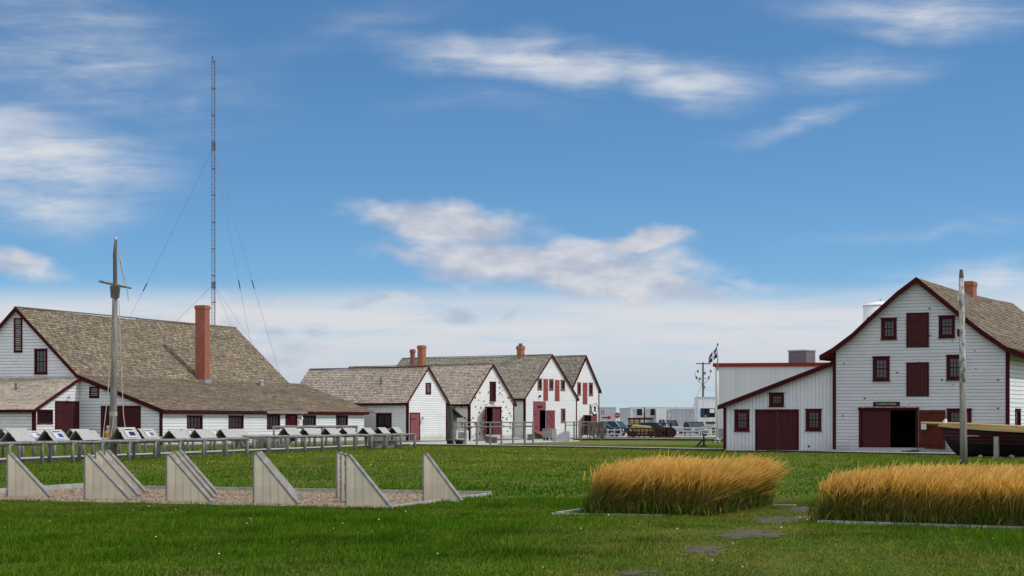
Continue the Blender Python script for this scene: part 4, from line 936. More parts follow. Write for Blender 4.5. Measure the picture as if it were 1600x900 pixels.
def crate(name, label, px, py, w, d_, h, mat, az=30, legs=False):
    g = G(px, py); t = thing(name, label, 'crate', g, az); zb = .3 if legs else 0
    MB().box(-w / 2, w / 2, 0, d_, zb, zb + h - .06).build('body', mat, t); MB().box(-w / 2 - .03, w / 2 + .03, -.03, d_ + .03, zb + h - .06, zb + h).build('lid', mat, t)
    if legs:
        for x in (-w / 2 + .05, w / 2 - .2):
            MB().box(x, x + .15, .05, .2, 0, zb - .002).build('leg', 'wood_dark', t); MB().box(x, x + .15, d_ - .2, d_ - .05, 0, zb - .002).build('leg', 'wood_dark', t)
    return t
crate('wooden_crate', 'tall grey plywood box against the front of the first gable house', 678, 688.5, 1.05, .8, .98, 'crate', 25)
crate('wooden_crate', 'grey box on short legs beside the third house door', 855, 688.6, .95, .8, .75, 'crate', 30, True)
crate('dark_box', 'small dark box on the boards at the foot of the third house corner', 829, 688.2, .55, .5, .55, 'acunit', 0)
for x, y, lb in ((704.5, 696, 'dark tub left of the log barrier posts'), (718, 696.2, 'dark tub between the first two posts of the log barrier')):
    g = G(x, y); t = thing('tub', lb, 'tub', g); MB().tube([(0, 0, 0), (0, 0, .42)], [.26, .32], 12).build('staves', 'black', t); MB().tube([(0, 0, .36), (0, 0, .43)], .34, 12).build('rim', 'wood_dark', t)
for x, y, lb in ((764, 692.2, 'dark block under the left end of the ramp to the spotted house'), (771, 692.6, 'dark block under the right end of the ramp to the spotted house')):
    g = G(x, y); t = MB().box(-.28, .28, 0, .45, 0, .42).box(-.32, .32, -.03, .48, .42, .47).build('support_block', 'wood_dark'); t.location = g; tag(t, lb, 'block')
g = G(722, 691); t = thing('open_stand', 'small white painted open stand beside the spotted house', 'stand', g, 30)
for x in (-.55, .45):
    for y in (0, .6): MB().box(x, x + .1, y, y + .08, 0, .95).build('upright', 'white', t)
MB().box(-.45, .45, -.01, .06, .8, .9).build('cross_piece', 'white', t); MB().box(-.45, .45, -.01, .06, .2, .3).build('cross_piece', 'white', t); MB().box(-.44, .44, .2, .25, .3, .8).build('panel', 'crate', t)
# grey lean-to shelter between first and second house
g = G(704, 688.4); d = g.y; t = thing('plank_shelter', 'weathered grey plank lean-to squeezed between the first and the second gable house', 'shelter', (g.x, g.y + 2.5, 0), -20)
MB().box(0, .12, 0, 2.4, 0, 3.0).build('side_wall', 'wood_dark', t); MB().box(.13, .9, 1.2, 1.3, 0, 2.5).build('back_wall', 'wood', t)
MB().hexa([(-.05, -.1, 2.95), (1.1, -.1, 2.0), (1.1, 2.4, 2.0), (-.05, 2.4, 2.95), (-.05, -.1, 3.05), (1.1, -.1, 2.1), (1.1, 2.4, 2.1), (-.05, 2.4, 3.05)]).build('roof', 'wood_dark', t)
# driftwood and lobster pots heap by the long wall
g = G(405, 701)
t = thing('wood_heap', 'low heap of dark driftwood and stumps by the saltbox house wall', 'heap', g, 20)
lg = MB()
for i in range(22): x = random.uniform(-1.6, 1.5); y = random.uniform(-.4, .6); lg.tube([(x, y, .08), (x + random.uniform(-.25, .25), y + random.uniform(-.2, .2), random.uniform(.35, .8))], [.14, .07], 6)
lg.build('stump', 'wood_dark', t); MB().hexa([(-1.0, .7, .02), (1.6, .7, .02), (1.5, 1.4, .02), (-1.1, 1.4, .02), (-.8, .8, .75), (1.0, .8, .70), (1.1, 1.2, .60), (-.8, 1.2, .7)]).build('sack_pile', 'wood_pale', t)
g = G(576, 700); t = thing('bench_table', 'dark picnic bench behind the drying rack by the first gable house', 'bench', g, -40)
MB().box(0, 2.2, 0, .8, .7, .76).build('table_top', 'wood_dark', t); MB().box(0, 2.2, -.5, -.25, .42, .47).build('seat', 'wood_dark', t)
for x in (.2, 1.9): MB().box(x, x + .1, .1, .2, 0, .69).build('leg', 'wood_dark', t); MB().box(x, x + .1, .6, .7, 0, .69).build('leg', 'wood_dark', t); MB().box(x, x + .1, -.45, -.3, 0, .415).build('leg', 'wood_dark', t)
g = G(584, 700.5); t = MB().box(0, 1.6, 0, .8, 0, .42).box(-.04, 1.64, -.04, .84, .42, .47).build('timber_step', 'wood'); t.location = g + Vector((.1, 1.5, 0)); t.rotation_euler = (0, 0, R(40)); tag(t, 'low grey timber step behind the rack below the dark window', 'step')

# ------------------------------------------------------------------ anchor, flag, utility pole
g = G(1099, 699.5); t = thing('anchor', 'black iron anchor standing upright on the grass left of the lean-to', 'anchor', g, -15)
MB().tube([(0, 0, .05), (.06, 0, .5), (.0, 0, .84), (-.08, 0, .92)], [.07, .06, .05, .04], 7).build('shank', 'black', t)
MB().tube([(-.62, 0, .02), (-.42, 0, .12), (-.2, 0, .34), (.04, 0, .56)], [.05, .07, .07, .05], 7).build('arm', 'black', t)
MB().tube([(-.25, .3, .05), (.15, -.1, .08), (.1, .35, .1)], [.05, .09, .06], 7).build('fluke', 'black', t)
g = G(1120.5, 692.5); t = thing('iron_grapnel', 'low dark iron grapnel lying by the foot of the flagpole', 'grapnel', g)
MB().tube([(-.35, 0, .05), (-.28, 0, .2), (0, 0, .24), (.3, .1, .2), (.4, .1, .04)], .05, 6).build('claw', 'black', t); MB().tube([(0, -.3, .04), (0, 0, .24), (.1, .35, .06)], .05, 6).build('claw', 'black', t)
g = G(1121.3, 690.3); d = g.y; zt = at(0, 536, d).z; t = thing('flagpole', 'slim white flagpole with a white base beside the metal building', 'flagpole', g)
MB().tube([(0, 0, .2), (0, 0, 4), (0, 0, zt * .72)], [.085, .075, .06], 8).build('lower_pole', 'white', t, True); MB().tube([(0, 0, zt * .72), (0, 0, zt - .15)], [.05, .035], 8).build('upper_pole', 'steel', t, True)
MB().tube([(0, 0, zt - .25), (0, 0, zt - .1), (0, 0, zt)], [.03, .09, .02], 8).build('finial', 'acunit', t); MB().box(-.25, .25, -.2, .2, 0, .2).build('base', 'white', t)
z1 = at(0, 541, d).z; sc_ = d / F
fl = thing('flag', 'tattered blue flag with a white cross fluttering left from the slim flagpole', 'flag', g + Vector((0, 0, z1 - 1.05)))
def flagpt(s, t_):
    x = -s * .68; z = t_ * .95 - .95 * s * .55 + .05 * math.sin(9 * s + 2 * t_) - .35 * s * t_; return (x - .05, .16 * math.sin(7 * s + 2.5 * t_), z + .1)
for nm, mt, rects in [('blue_quarter', 'blue', (q_,)) for q_ in ((0, .40, 0, .40), (0, .40, .60, 1), (.60, 1, 0, .40), (.60, 1, .60, 1))] + [('white_cross', 'white', ((.40, .60, 0, 1), (0, .40, .40, .60), (.60, 1, .40, .60)))]:
    b = MB()
    for s0, s1, t0, t1 in rects:
        for i in range(4):
            for j in range(4):
                a0_, a1_ = s0 + (s1 - s0) * i / 4, s0 + (s1 - s0) * (i + 1) / 4; b0_, b1_ = t0 + (t1 - t0) * j / 4, t0 + (t1 - t0) * (j + 1) / 4
                b.face([flagpt(a0_, b0_), flagpt(a1_, b0_), flagpt(a1_, b1_), flagpt(a0_, b1_)])
    b.build(nm, mt, fl)
d = 245.; c = at(1098.5, 658, d); zt = at(0, 566, d).z; t = thing('utility_pole', 'wooden utility pole with a crossarm and insulators behind the white container', 'utility pole', (c.x, c.y, 0))
q = d / F
MB().tube([(0, 0, 0), (0, 0, zt)], [.16, .11], 8).build('pole', 'wood_dark', t)
MB().box(-11 * q, 12.5 * q, -.05, .05, zt - .25, zt - .12).build('crossarm', 'wood_dark', t)
MB().box(-10 * q, 9 * q, -.05, .05, zt - 26 * q, zt - 25 * q).build('lower_crossarm', 'steel', t)
MB().tube([(-13 * q, 0, zt - 16 * q), (-11 * q, 0, zt - 26 * q), (-2 * q, 0, zt - 34 * q), (0, 0, zt - 36 * q)], .05, 5).build('bracket', 'steel', t)
MB().tube([(11 * q, 0, zt - 20 * q), (8 * q, 0, zt - 28 * q), (2 * q, 0, zt - 33 * q), (0, 0, zt - 36 * q)], .05, 5).build('bracket', 'steel', t)
for x, z in ((-8, 14), (3, 17), (12, 14), (-10, 24), (-5, 26), (9, 24), (2, 39)):
    MB().tube([(x * q, 0, zt - (z + 2.5) * q), (x * q, 0, zt - z * q), (x * q, 0, zt - (z - 2.5) * q)], [.06, .16, .06], 6).build('insulator', 'acunit', t)
MB().tube([(0, 0, zt - 30 * q), (-22 * q, 0, zt - 86 * q)], .02, 4, False).build('stay_wire', 'tower', t)
for dz in (39, 43): MB().tube([(0, 0, zt - dz * q), (30 * q, 0, zt - (dz + 3) * q)], .015, 4, False).build('power_line', 'tower', t)

# ------------------------------------------------------------------ wooden boat before the barn
b0 = at(1468, 690, 90.); b1 = at(1620, 690, 87.5); dirb = Vector((b1.x - b0.x, b1.y - b0.y, 0)).normalized(); azb = math.degrees(math.atan2(dirb.x, dirb.y)) - 90
LB = 9.5
boat = thing('fishing_boat', 'maroon wooden boat with a pale gunwale propped up before the barn', 'boat', (b0.x, b0.y, 0), azb)
def station(t):
    x = t * LB; w = 1.25 * (1 - (1 - min(1, t / .45)) ** 2.2) * (1 if t < .75 else 1 - .35 * ((t - .75) / .25) ** 2)
    top = 1.50 - .30 * math.sin(min(1, t / .75) * math.pi / 2); kb = .06 if t > .12 else .06 + .62 * (1 - t / .12) ** 2
    xk = x + (0 if t > .12 else .35 * (1 - t / .12))
    return x, xk, w, top, kb
def hullpt(t, s, side):     # s 0 keel .. 1 gunwale
    x, xk, w, top, kb = station(t); z = kb + (top - kb) * s; yy = w * (s ** .55) * (.82 + .18 * s); return (xk + (x - xk) * s, side * yy, z)
for nm, mt, s0, s1 in (('hull_bottom', 'hull_low', 0, .46), ('hull', 'hull', .46, 1)):
    b = MB(); nt_, ns = 26, 6
    for side in (-1, 1):
        for i in range(nt_):
            for j in range(ns):
                t0, t1 = (i / nt_) ** 1.3, ((i + 1) / nt_) ** 1.3; a, c = s0 + (s1 - s0) * j / ns, s0 + (s1 - s0) * (j + 1) / ns
                b.face([hullpt(t0, a, side), hullpt(t1, a, side), hullpt(t1, c, side), hullpt(t0, c, side)])
    b.face([hullpt(1, s0 + (s1 - s0) * j / 6, -1) for j in range(7)] + [hullpt(1, s0 + (s1 - s0) * j / 6, 1) for j in range(6, -1, -1)])
    b.build(nm, mt, boat)
for side in (-1, 1):
    pts = [Vector(hullpt((i / 20) ** 1.3, 1, side)) + Vector((-.05 if i == 0 else 0, side * .03, .03)) for i in range(21)]
    mb = MB()
    for a, c in zip(pts[:-1], pts[1:]): mb.hexa([(a.x, a.y - .07, a.z - .09), (c.x, c.y - .07, c.z - .09), (c.x, c.y + .07, c.z - .09), (a.x, a.y + .07, a.z - .09), (a.x, a.y - .07, a.z + .05), (c.x, c.y - .07, c.z + .05), (c.x, c.y + .07, c.z + .05), (a.x, a.y + .07, a.z + .05)])
    mb.build('gunwale', 'newwood', boat)
MB().tube([(-.85, -.15, 1.62), (1.0, -.1, 1.57), (4.5, .0, 1.42)], [.05, .07, .06], 8).build('bowsprit', 'newwood', boat)
MB().tube([(1.25, -.45, 1.48), (1.35, -.45, 1.72)], [.14, .10], 8).build('bitt', 'newwood', boat); MB().tube([(.30, -.1, 1.62), (.36, -.1, 1.8)], [.12, .05], 7).build('fender', 'white', boat)
MB().box(1.5, LB - .3, -.8, .8, 1.0, 1.05).build('deck', 'newwood', boat)
for x in (3.05, 6.5):
    for y in (-1.35, 1.15): MB().box(x, x + .2, y, y + .2, 0, 1.0).build('prop', 'wood', boat)
for i, (x, ln) in enumerate(((1.2, .5), (3.2, .6), (5.2, .6), (7.4, .6))):
    w_ = MB().box(x, x + .3, -.6, .6, 0, .07).build('keel_block', 'wood_dark', boat)
t = MB().box(0, .28, 0, .02, 0, .3).build('notice', 'offwhite'); q = PB.px(1441.5, 671); p = frB.O + frB.u * q[0] - frB.v * .32 + Vector((0, 0, q[1])); t.location = p; t.rotation_euler = (0, 0, -R(26)); tag(t, 'small white notice on the open brick red barn door', 'notice')
for px, py, r_, lb in ((1581, 716, .12, 'pale stone beside the boat prop'), (1532, 715.5, .1, 'small pale stone under the maroon boat')):
    g = G(px, py); b = MB(); b.tube([(0, 0, -.02), (0, 0, r_ * .5), (0, 0, r_ * 1.1), (0, 0, r_ * 1.5)], [r_, r_ * 1.25, r_, r_ * .3], 7); o = b.build('stone', 'concrete'); o.location = g; tag(o, lb, 'stone')

# ------------------------------------------------------------------ person by the rack
def person(label, loc, face, hgt):
    root = thing('person', label, 'person', loc, face); s = hgt / 1.72
    J = dict(pel=(0, 0, .95), bel=(0, .0, 1.1), che=(0, .02, 1.30), nec=(0, .02, 1.46), hd0=(0, .0, 1.54), hd1=(0, -.015, 1.63), hd2=(0, 0, 1.71),
             sl=(-.17, .02, 1.40), el=(-.24, .0, 1.14), wl=(-.20, -.20, 1.02), fl=(-.19, -.29, 1.0), sr=(.17, .02, 1.40), er=(.24, .0, 1.14), wr=(.2, -.2, 1.03), fr=(.19, -.29, 1.01),
             hl=(-.09, 0, .90), kl=(-.10, -.02, .50), al=(-.11, .02, .09), tl=(-.12, -.15, .04), hr=(.09, 0, .90), kr=(.10, -.02, .50), ar=(.11, .02, .09), tr=(.12, -.15, .04))
    rad = dict(pel=.15, bel=.14, che=.16, nec=.06, hd0=.085, hd1=.10, hd2=.07, sl=.075, el=.05, wl=.035, fl=.04, sr=.075, er=.05, wr=.035, fr=.04, hl=.10, kl=.065, al=.045, tl=.04, hr=.10, kr=.065, ar=.045, tr=.04)
    E = [('pel', 'bel'), ('bel', 'che'), ('che', 'nec'), ('nec', 'hd0'), ('hd0', 'hd1'), ('hd1', 'hd2'), ('che', 'sl'), ('sl', 'el'), ('el', 'wl'), ('wl', 'fl'), ('che', 'sr'), ('sr', 'er'), ('er', 'wr'), ('wr', 'fr'), ('pel', 'hl'), ('hl', 'kl'), ('kl', 'al'), ('al', 'tl'), ('pel', 'hr'), ('hr', 'kr'), ('kr', 'ar'), ('ar', 'tr')]
    def grow(name, keys, mat, infl=0., par=root):
        ks = list(keys); me = bpy.data.meshes.new(name); me.from_pydata([Vector(J[k]) * s for k in ks], [(ks.index(a), ks.index(b)) for a, b in E if a in ks and b in ks], [])
        o = bpy.data.objects.new(name, me); COL.objects.link(o); sk = o.modifiers.new('skin', 'SKIN'); me.skin_vertices.new() if not me.skin_vertices else None
        for i, k in enumerate(ks):
            v = me.skin_vertices[0].data[i]; v.radius = ((rad[k] + infl) * s,) * 2; v.use_root = i == 0
        o.modifiers.new('sub', 'SUBSURF').levels = 1; o.modifiers['sub'].render_levels = 1
        bpy.context.view_layer.update(); m2 = bpy.data.meshes.new_from_object(o.evaluated_get(bpy.context.evaluated_depsgraph_get())); o.modifiers.clear(); o.data = m2
        m2.materials.clear(); m2.materials.append(M[mat]); o.parent = par
        for p in m2.polygons: p.use_smooth = True
        return o
    grow('body', J.keys(), 'skin')
    grow('jacket', ['pel', 'bel', 'che', 'sl', 'el', 'wl', 'sr', 'er', 'wr'], 'yellow', .014)
    grow('trousers', ['pel', 'hl', 'kl', 'al', 'hr', 'kr', 'ar'], 'cloth_dark', .022)
    b = MB()
    for i in range(10):
        pass
    b.tube([(0, .015 * s, 1.62 * s), (0, .02 * s, 1.68 * s), (0, .015 * s, 1.735 * s), (0, .01 * s, 1.75 * s)], [.105 * s, .108 * s, .075 * s, .02 * s], 12); b.build('hair', 'hair', root, True)
    MB().tube([(0, -.10 * s, 1.61 * s), (0, -.125 * s, 1.585 * s)], [.012 * s, .02 * s], 6).build('nose', 'skin', root)
    for x in (-.07, .07): MB().tube([(x * s * 2.4, -.03 * s, 1.05 * s), (x * s * 2.2, -.05 * s, 1.34 * s)], .03 * s, 6).build('dark_stripe', 'cloth_dark', root)
    return root
pd = 96.; p = at(168.5, 658, pd); ph = at(0, 666.0, pd).z
person('person with pale hair in a yellow and black jacket standing beside the mast', (p.x, p.y, 0), 20, ph)

# ------------------------------------------------------------------ vehicles and trailers beyond the lawn
def car(name, label, px, py, az, mat, kind='suv', L=4.5, Wd=1.8, Ht=1.65, roofmat=None):
    g = G(px, py); t = thing(name, label, 'car' if kind != 'pickup' else 'pickup truck', g, az); hw = Wd / 2
    if kind == 'suv':
        low = [(-L / 2, .35), (L / 2, .35), (L / 2, .75), (L / 2 - .1, .92), (L / 2 - 1.15, 1.02), (-L / 2 + .1, 1.02), (-L / 2, .85)]; cabp = [(L / 2 - 1.2, 1.025), (L / 2 - 1.85, Ht - .03), (-L / 2 + .5, Ht - .03), (-L / 2 + .08, 1.025)]
    else:
        low = [(-L / 2, .45), (L / 2, .45), (L / 2, .85), (L / 2 - .1, 1.02), (L / 2 - 1.3, 1.1), (-L / 2 + .02, 1.1), (-L / 2, .9)]; cabp = [(L / 2 - 1.35, 1.105), (L / 2 - 1.9, Ht - .03), (L / 2 - 3.2, Ht - .03), (L / 2 - 3.4, 1.105)]
    fn = lambda a, b, o: (a, o, b)
    MB().prism(low, fn, -hw, hw).build('body', mat, t)
    cab = MB().prism(cabp, fn, -hw + .12, hw - .12).build('cabin', 'carglass', t)
    (x0, z0), (x1, z1), (x2, z2), (x3, z3) = cabp
    MB().box(x2 - .03, x1 + .05, -hw + .1, hw - .1, Ht - .028, Ht + .03).build('roof', roofmat or mat, t)
    pb = MB()
    for y in (-hw + .10, hw - .14):
        for (xa, za), (xb, zb) in (((x0, z0), (x1, z1)), ((x3, z3), (x2, z2)), (((x0 + x3) / 2, z0), ((x1 + x2) / 2, z1))): pb.hexa([(xa - .05, y, za), (xa + .05, y, za), (xa + .05, y + .04, za), (xa - .05, y + .04, za), (xb - .05, y, zb), (xb + .05, y, zb), (xb + .05, y + .04, zb), (xb - .05, y + .04, zb)])
    pb.build('window_pillar', roofmat or mat, t)
    for x in (-L / 2 + .85, L / 2 - .85):
        for y in (-hw - .02, hw - .2):
            w_ = MB().tube([(x, y, .34), (x, y + .22, .34)], .34, 16).build('wheel', 'tyre', t); MB().tube([(x, y - .01, .34), (x, y + .23, .34)], .19, 10).build('rim', 'steel', w_)
    for y in (-hw + .1, hw - .4): MB().box(L / 2 - .02, L / 2 + .02, y, y + .3, .68, .82).build('headlight', 'white', t); MB().box(-L / 2 - .02, -L / 2 + .02, y, y + .3, .75, .9).build('tail_light', 'sign_red', t)
    MB().box(L / 2 - .03, L / 2 + .06, -hw + .05, hw - .05, .4, .56).build('bumper', 'acunit', t)
    return t
car('parked_suv', 'dark navy station car with a white roof parked before the red arrow container', 961, 681, 35, 'navy', 'suv', 4.7, 1.85, 1.72, 'carwhite')
car('parked_car', 'small dark blue car nosed in beside the farthest gable house', 943, 682, 20, 'navy', 'suv', 4.2, 1.75, 1.5)
car('parked_pickup', 'silver blue car facing the white fence in front of the long white trailer', 1086, 681, 82, 'silver', 'suv', 4.6, 1.95, 1.62)
car('parked_pickup', 'white pickup half hidden behind the rusty farm cart', 1043, 679.5, 62, 'carwhite', 'pickup', 5.2, 1.95, 1.9)
car('parked_car', 'dark grey car behind the rusty farm implement', 1024, 680, 15, 'greycar', 'suv', 4.3, 1.8, 1.5)
def trailer(label, x0, x1, ytop, ybot, d, az=8, L=12., front='plain', wall='container_white', name='box_trailer', wheels=True):
    a = at(x0, ybot, d); b = at(x1, ytop, d); w = b.x - a.x; t = thing(name, label, 'trailer', (a.x, a.y, 0), az); zb, zt = max(.3, a.z), b.z
    MB().box(0, w, 0, L, zb, zt).build('box_body', wall, t)
    MB().box(-.03, w + .03, -.03, L + .03, zt + .003, zt + .07).build('roof_rail', 'steel', t)
    if front == 'reefer':
        u = MB().box(w * .1, w * .9, -.5, -.005, zb + (zt - zb) * .42, zt - .12).build('cooling_unit', 'offwhite', t)
        MB().box(w * .46, w * .86, -.52, -.502, zb + (zt - zb) * .55, zt - .28).build('grille', 'black', u); MB().box(w * .16, w * .36, -.515, -.502, zt - .95, zt - .35).build('fan_cover', 'steel', u)
        MB().box(w * .15, w * .85, -.03, -.003, zb + .15, zb + (zt - zb) * .3).build('front_panel', 'steel', t)
    if wheels:
        for y in (L - 3.5, L - 2.2):
            for x in (.02, w - .3): MB().tube([(x, y, .5), (x + .28, y, .5)], .5, 14).build('wheel', 'tyre', t)
        for x in (.3, w - .45): MB().box(x, x + .15, 2.0, 2.2, 0, zb - .004).build('landing_leg', 'acunit', t)
        MB().box(w * .3, w * .7, .3, L - .3, zb - .3, zb - .004).build('chassis', 'black', t)
    return t, a, zb, zt, w
dA = 285.
t, a, zb, zt, w = trailer('grey container with a red arrow and dark letters beside the farthest gable house', 931, 963, 637, 672, 270., -6, 8, wall='container_grey', name='container', wheels=False)
class FlatP:
    p = staticmethod(lambda s_, z, o=0: (s_, -.004 - o, z))
sx = w / 32.
ar = MB().prism([(0, -.12), (.9, -.12), (.9, -.32), (1.45, 0), (.9, .32), (.9, .12), (0, .12)], lambda p_, q, o: (13 * sx - .3 + p_ * .95, -.004 - o, at(0, 652.5, 270).z + q * .95), 0, .02); ar.build('arrow', 'sign_red', t)
lettering(t, 'EX', FlatP, 11.5 * sx, at(0, 644, 270).z, 6 * sx, .6, 'letter', .004)
dS_ = 236.; g = at(964.5, 683, dS_); t = thing('stop_sign', 'red octagonal stop sign before the grey container with the arrow', 'road sign', (g.x, g.y, 0))
zc = at(0, 649, dS_).z; MB().tube([(0, .04, 0), (0, .04, zc + .3)], .05, 6).build('post', 'acunit', t)
oc = [(.36 * math.cos(R(22.5 + 45 * i)), .36 * math.sin(R(22.5 + 45 * i))) for i in range(8)]
sp = MB().prism(oc, lambda p_, q, o: (p_, -o, zc + q), 0, .02).build('sign_plate', 'sign_red', t); lettering(sp, 'STOP', FlatP, 0, zc, .5, .17, 'white', .018)
trailer('weathered trailer with a dull open side just right of the stop sign', 968, 985, 638, 664, 300., 6, 9, wall='container_grey')
trailer('white refrigerated trailer with a black cooling grille, left one of three', 985.5, 1006, 636.5, 664, 330., 2, 13, 'reefer')
trailer('white refrigerated trailer with a narrow black grille, middle one of three', 1008, 1025, 636.5, 664, 330., -2, 13, 'reefer')
trailer('plain bright white trailer side between two refrigerated trailers', 1025.5, 1041, 637, 664, 322., 4, 8)
trailer('white refrigerated trailer with a black grille, right one behind the long grey trailer', 1041.5, 1059, 637, 664, 330., 3, 13, 'reefer')
trailer('white trailer whose top shows above the long grey trailer', 1058, 1094, 637.5, 664, 318., 2, 8)
trailer('long pale grey trailer parked sideways behind the silver blue car', 1048.5, 1092, 640, 669, 262., 4, 2.5, wall='container_grey')
t, a, zb, zt, w = trailer('tall white container with an opening showing blue machinery, left of the metal building', 1090, 1121, 621, 666, 232., 3, 9, wall='container_white', name='container', wheels=True)
f = lambda x: w * (x - 1090) / 31; fz = lambda y: at(0, y, 232).z
op = MB().box(f(1094.5), f(1117), -.012, -.003, fz(652), fz(638)).build('dark_opening', 'dark', t)
for x in (1096.2, 1099): MB().tube([(f(x), -.08, fz(651)), (f(x), -.08, fz(639.5))], .1, 8).build('blue_drum', 'drum', op)
MB().box(f(1109), f(1116), -.1, -.013, fz(645), fz(639)).build('white_cover', 'white', op); MB().box(f(1101), f(1104), -.1, -.013, fz(652), fz(648)).build('orange_motor', 'orange', op); MB().box(f(1104), f(1109), -.1, -.013, fz(651), fz(641)).build('machine', 'navy', op)
mb = MB()
for i in range(9): mb.box(f(1091.5 + i * 3), f(1092.5 + i * 3), -.012, -.003, fz(623.5), fz(622.3))
mb.build('vent_holes', 'black', t); MB().box(f(1103), f(1117), -.4, .0 - .003, fz(662), fz(659)).build('ledge', 'black', t)
# white rail fences in front of the vehicles
def white_fence(label, x0, x1, yb, n, rails, h=.95):
    a, b = G(x0, yb), G(x1, yb + .1); t = thing('white_fence', label, 'fence', a, 0); dx = b.x - a.x
    for i in range(n): x = dx * i / (n - 1); MB().box(x - .07, x + .07, -.05, .05, 0, h + .05).build('post', 'fence_white', t)
    for z in rails: MB().box(-.05, dx + .05, -.08, -.055, z - .06, z + .06).build('rail', 'fence_white', t)
white_fence('low white rail fence in front of the dark navy station car', 939.5, 971, 682.6, 4, (.30, .75), .85)
white_fence('white three rail fence in front of the silver blue car', 1055, 1094, 681.6, 4, (.22, .58, .94))
white_fence('white three rail fence running behind the flagpole', 1096, 1135, 681.4, 4, (.30, .66, 1.02), 1.0)
# old farm machinery
g = G(983, 683.4); t = thing('hay_wagon', 'old rusty slatted hay wagon loaded with straw in front of the refrigerated trailers', 'wagon', g); k = g.y / F
mb = MB()
for x in np.linspace(0, 42, 8): mb.box(x * k - .05, x * k + .05, 0, .1, .1, .95)
for z in (.25, .55, .92): mb.box(0, 42 * k, -.04, -.005, z - .06, z + .06); mb.box(0, 42 * k, 2.1, 2.14, z - .06, z + .06)
mb.build('slat_side', 'rust', t); MB().hexa([(.1, .15, .3), (41 * k, .15, .3), (41 * k, 2, .3), (.1, 2, .3), (.3, .3, 1.25), (36 * k, .3, 1.05), (34 * k, 1.8, 1.2), (.6, 1.8, 1.35)]).build('straw', 'hay', t)
MB().box(-.1, 43 * k, .0, 2.1, .1, .2).build('bed', 'wood_dark', t)
for x in (6, 34): MB().tube([(x * k, -.12, .35), (x * k, -.05, .35)], .35, 14).build('wheel', 'rust', t)
mb = MB()
for x in (2, 10, 18, 26): mb.box(x * k - .06, x * k + .06, 2.3, 2.4, 0, 1.95)
mb.box(0, 40 * k, 2.28, 2.42, 1.85, 2.05); mb.build('tall_frame', 'rust', t)
mb = MB()
for i in range(60): x = random.uniform(5, 17) * k; mb.tube([(x, 2.6, 1.25 + random.random() * .2), (x + random.uniform(-.5, .5), 2.8, 1.4 + random.random() * .45)], .07, 4)
mb.build('straw', 'hay', t)
g = G(1024, 683.2); t = thing('farm_implement', 'rusty red old farm implement with upright tines at the right end of the hay wagon', 'farm machine', g)
mb = MB()
for x in np.linspace(0, 29, 15): mb.box(x * k - .06, x * k + .06, random.uniform(0, .5), .6, 0, random.uniform(.55, 1.1))
mb.build('tine', 'rust', t); MB().box(0, 30 * k, .2, .5, .55, .75).build('frame_bar', 'rust', t); MB().box(23 * k, 26 * k, .2, .5, .2, 1.55).build('upright', 'rust', t)
for x in (3, 26): MB().tube([(x * k, .0, .5), (x * k, .1, .5)], .5, 16).build('wheel', 'rust', t)
MB().tube([(8 * k, .3, .7), (12 * k, .3, 1.5), (18 * k, .3, 1.45)], .08, 6).build('lever', 'black', t)

# ------------------------------------------------------------------ wheat plots
def ribbon_mesh(name, V, n_per, quads, colr, mat):
    """V (N,n_per,3); quads index list within one item; colr (N,n_per,3)"""
    N = V.shape[0]; me = bpy.data.meshes.new(name); nv = N * n_per; q = np.array(quads)
    me.vertices.add(nv); me.vertices.foreach_set('co', V.reshape(-1).astype(np.float32))
    k = q.shape[1]; idx = (np.arange(N)[:, None, None] * n_per + q[None]).reshape(-1)
    nf = N * q.shape[0]; me.loops.add(idx.size); me.loops.foreach_set('vertex_index', idx.astype(np.int32))
    me.polygons.add(nf); me.polygons.foreach_set('loop_start', (np.arange(nf) * k).astype(np.int32)); me.polygons.foreach_set('loop_total', np.full(nf, k, np.int32))
    ca = me.color_attributes.new('tint', 'FLOAT_COLOR', 'POINT'); ca.data.foreach_set('color', np.concatenate([colr.reshape(-1, 3), np.ones((nv, 1))], 1).astype(np.float32).reshape(-1))
    me.update(); me.validate(); me.materials.append(M[mat]); o = bpy.data.objects.new(name, me); COL.objects.link(o); return o
def tint_mat(name, rough=.7, trans=.25):
    m, k, b = new_mat(name); b.inputs['Roughness'].default_value = rough; b.inputs['Specular IOR Level'].default_value = .03
    a = k.new('ShaderNodeAttribute', attribute_name='tint'); k.l.new(a.outputs['Color'], b.inputs['Base Color'])
    tr = k.new('ShaderNodeBsdfTranslucent'); k.l.new(a.outputs['Color'], tr.inputs['Color']); mx = k.new('ShaderNodeMixShader'); mx.inputs[0].default_value = trans
    k.l.new(b.outputs[0], mx.inputs[1]); k.l.new(tr.outputs[0], mx.inputs[2]); k.l.new(mx.outputs[0], k.n['Material Output'].inputs['Surface']); return m
M['stalk'] = tint_mat('wheat stalks', .7, .3); M['blade'] = tint_mat('grass blades', .9, .35)
def sm_noise(x, y, sc, seed=0):
    r = np.random.default_rng(seed); o = 0
    for i in range(7):
        a = r.uniform(0, 6.28); f = sc * r.uniform(.5, 2.2); o = o + np.sin((x * np.cos(a) + y * np.sin(a)) * f + r.uniform(0, 6.28)) / 7
    return o * 1.6
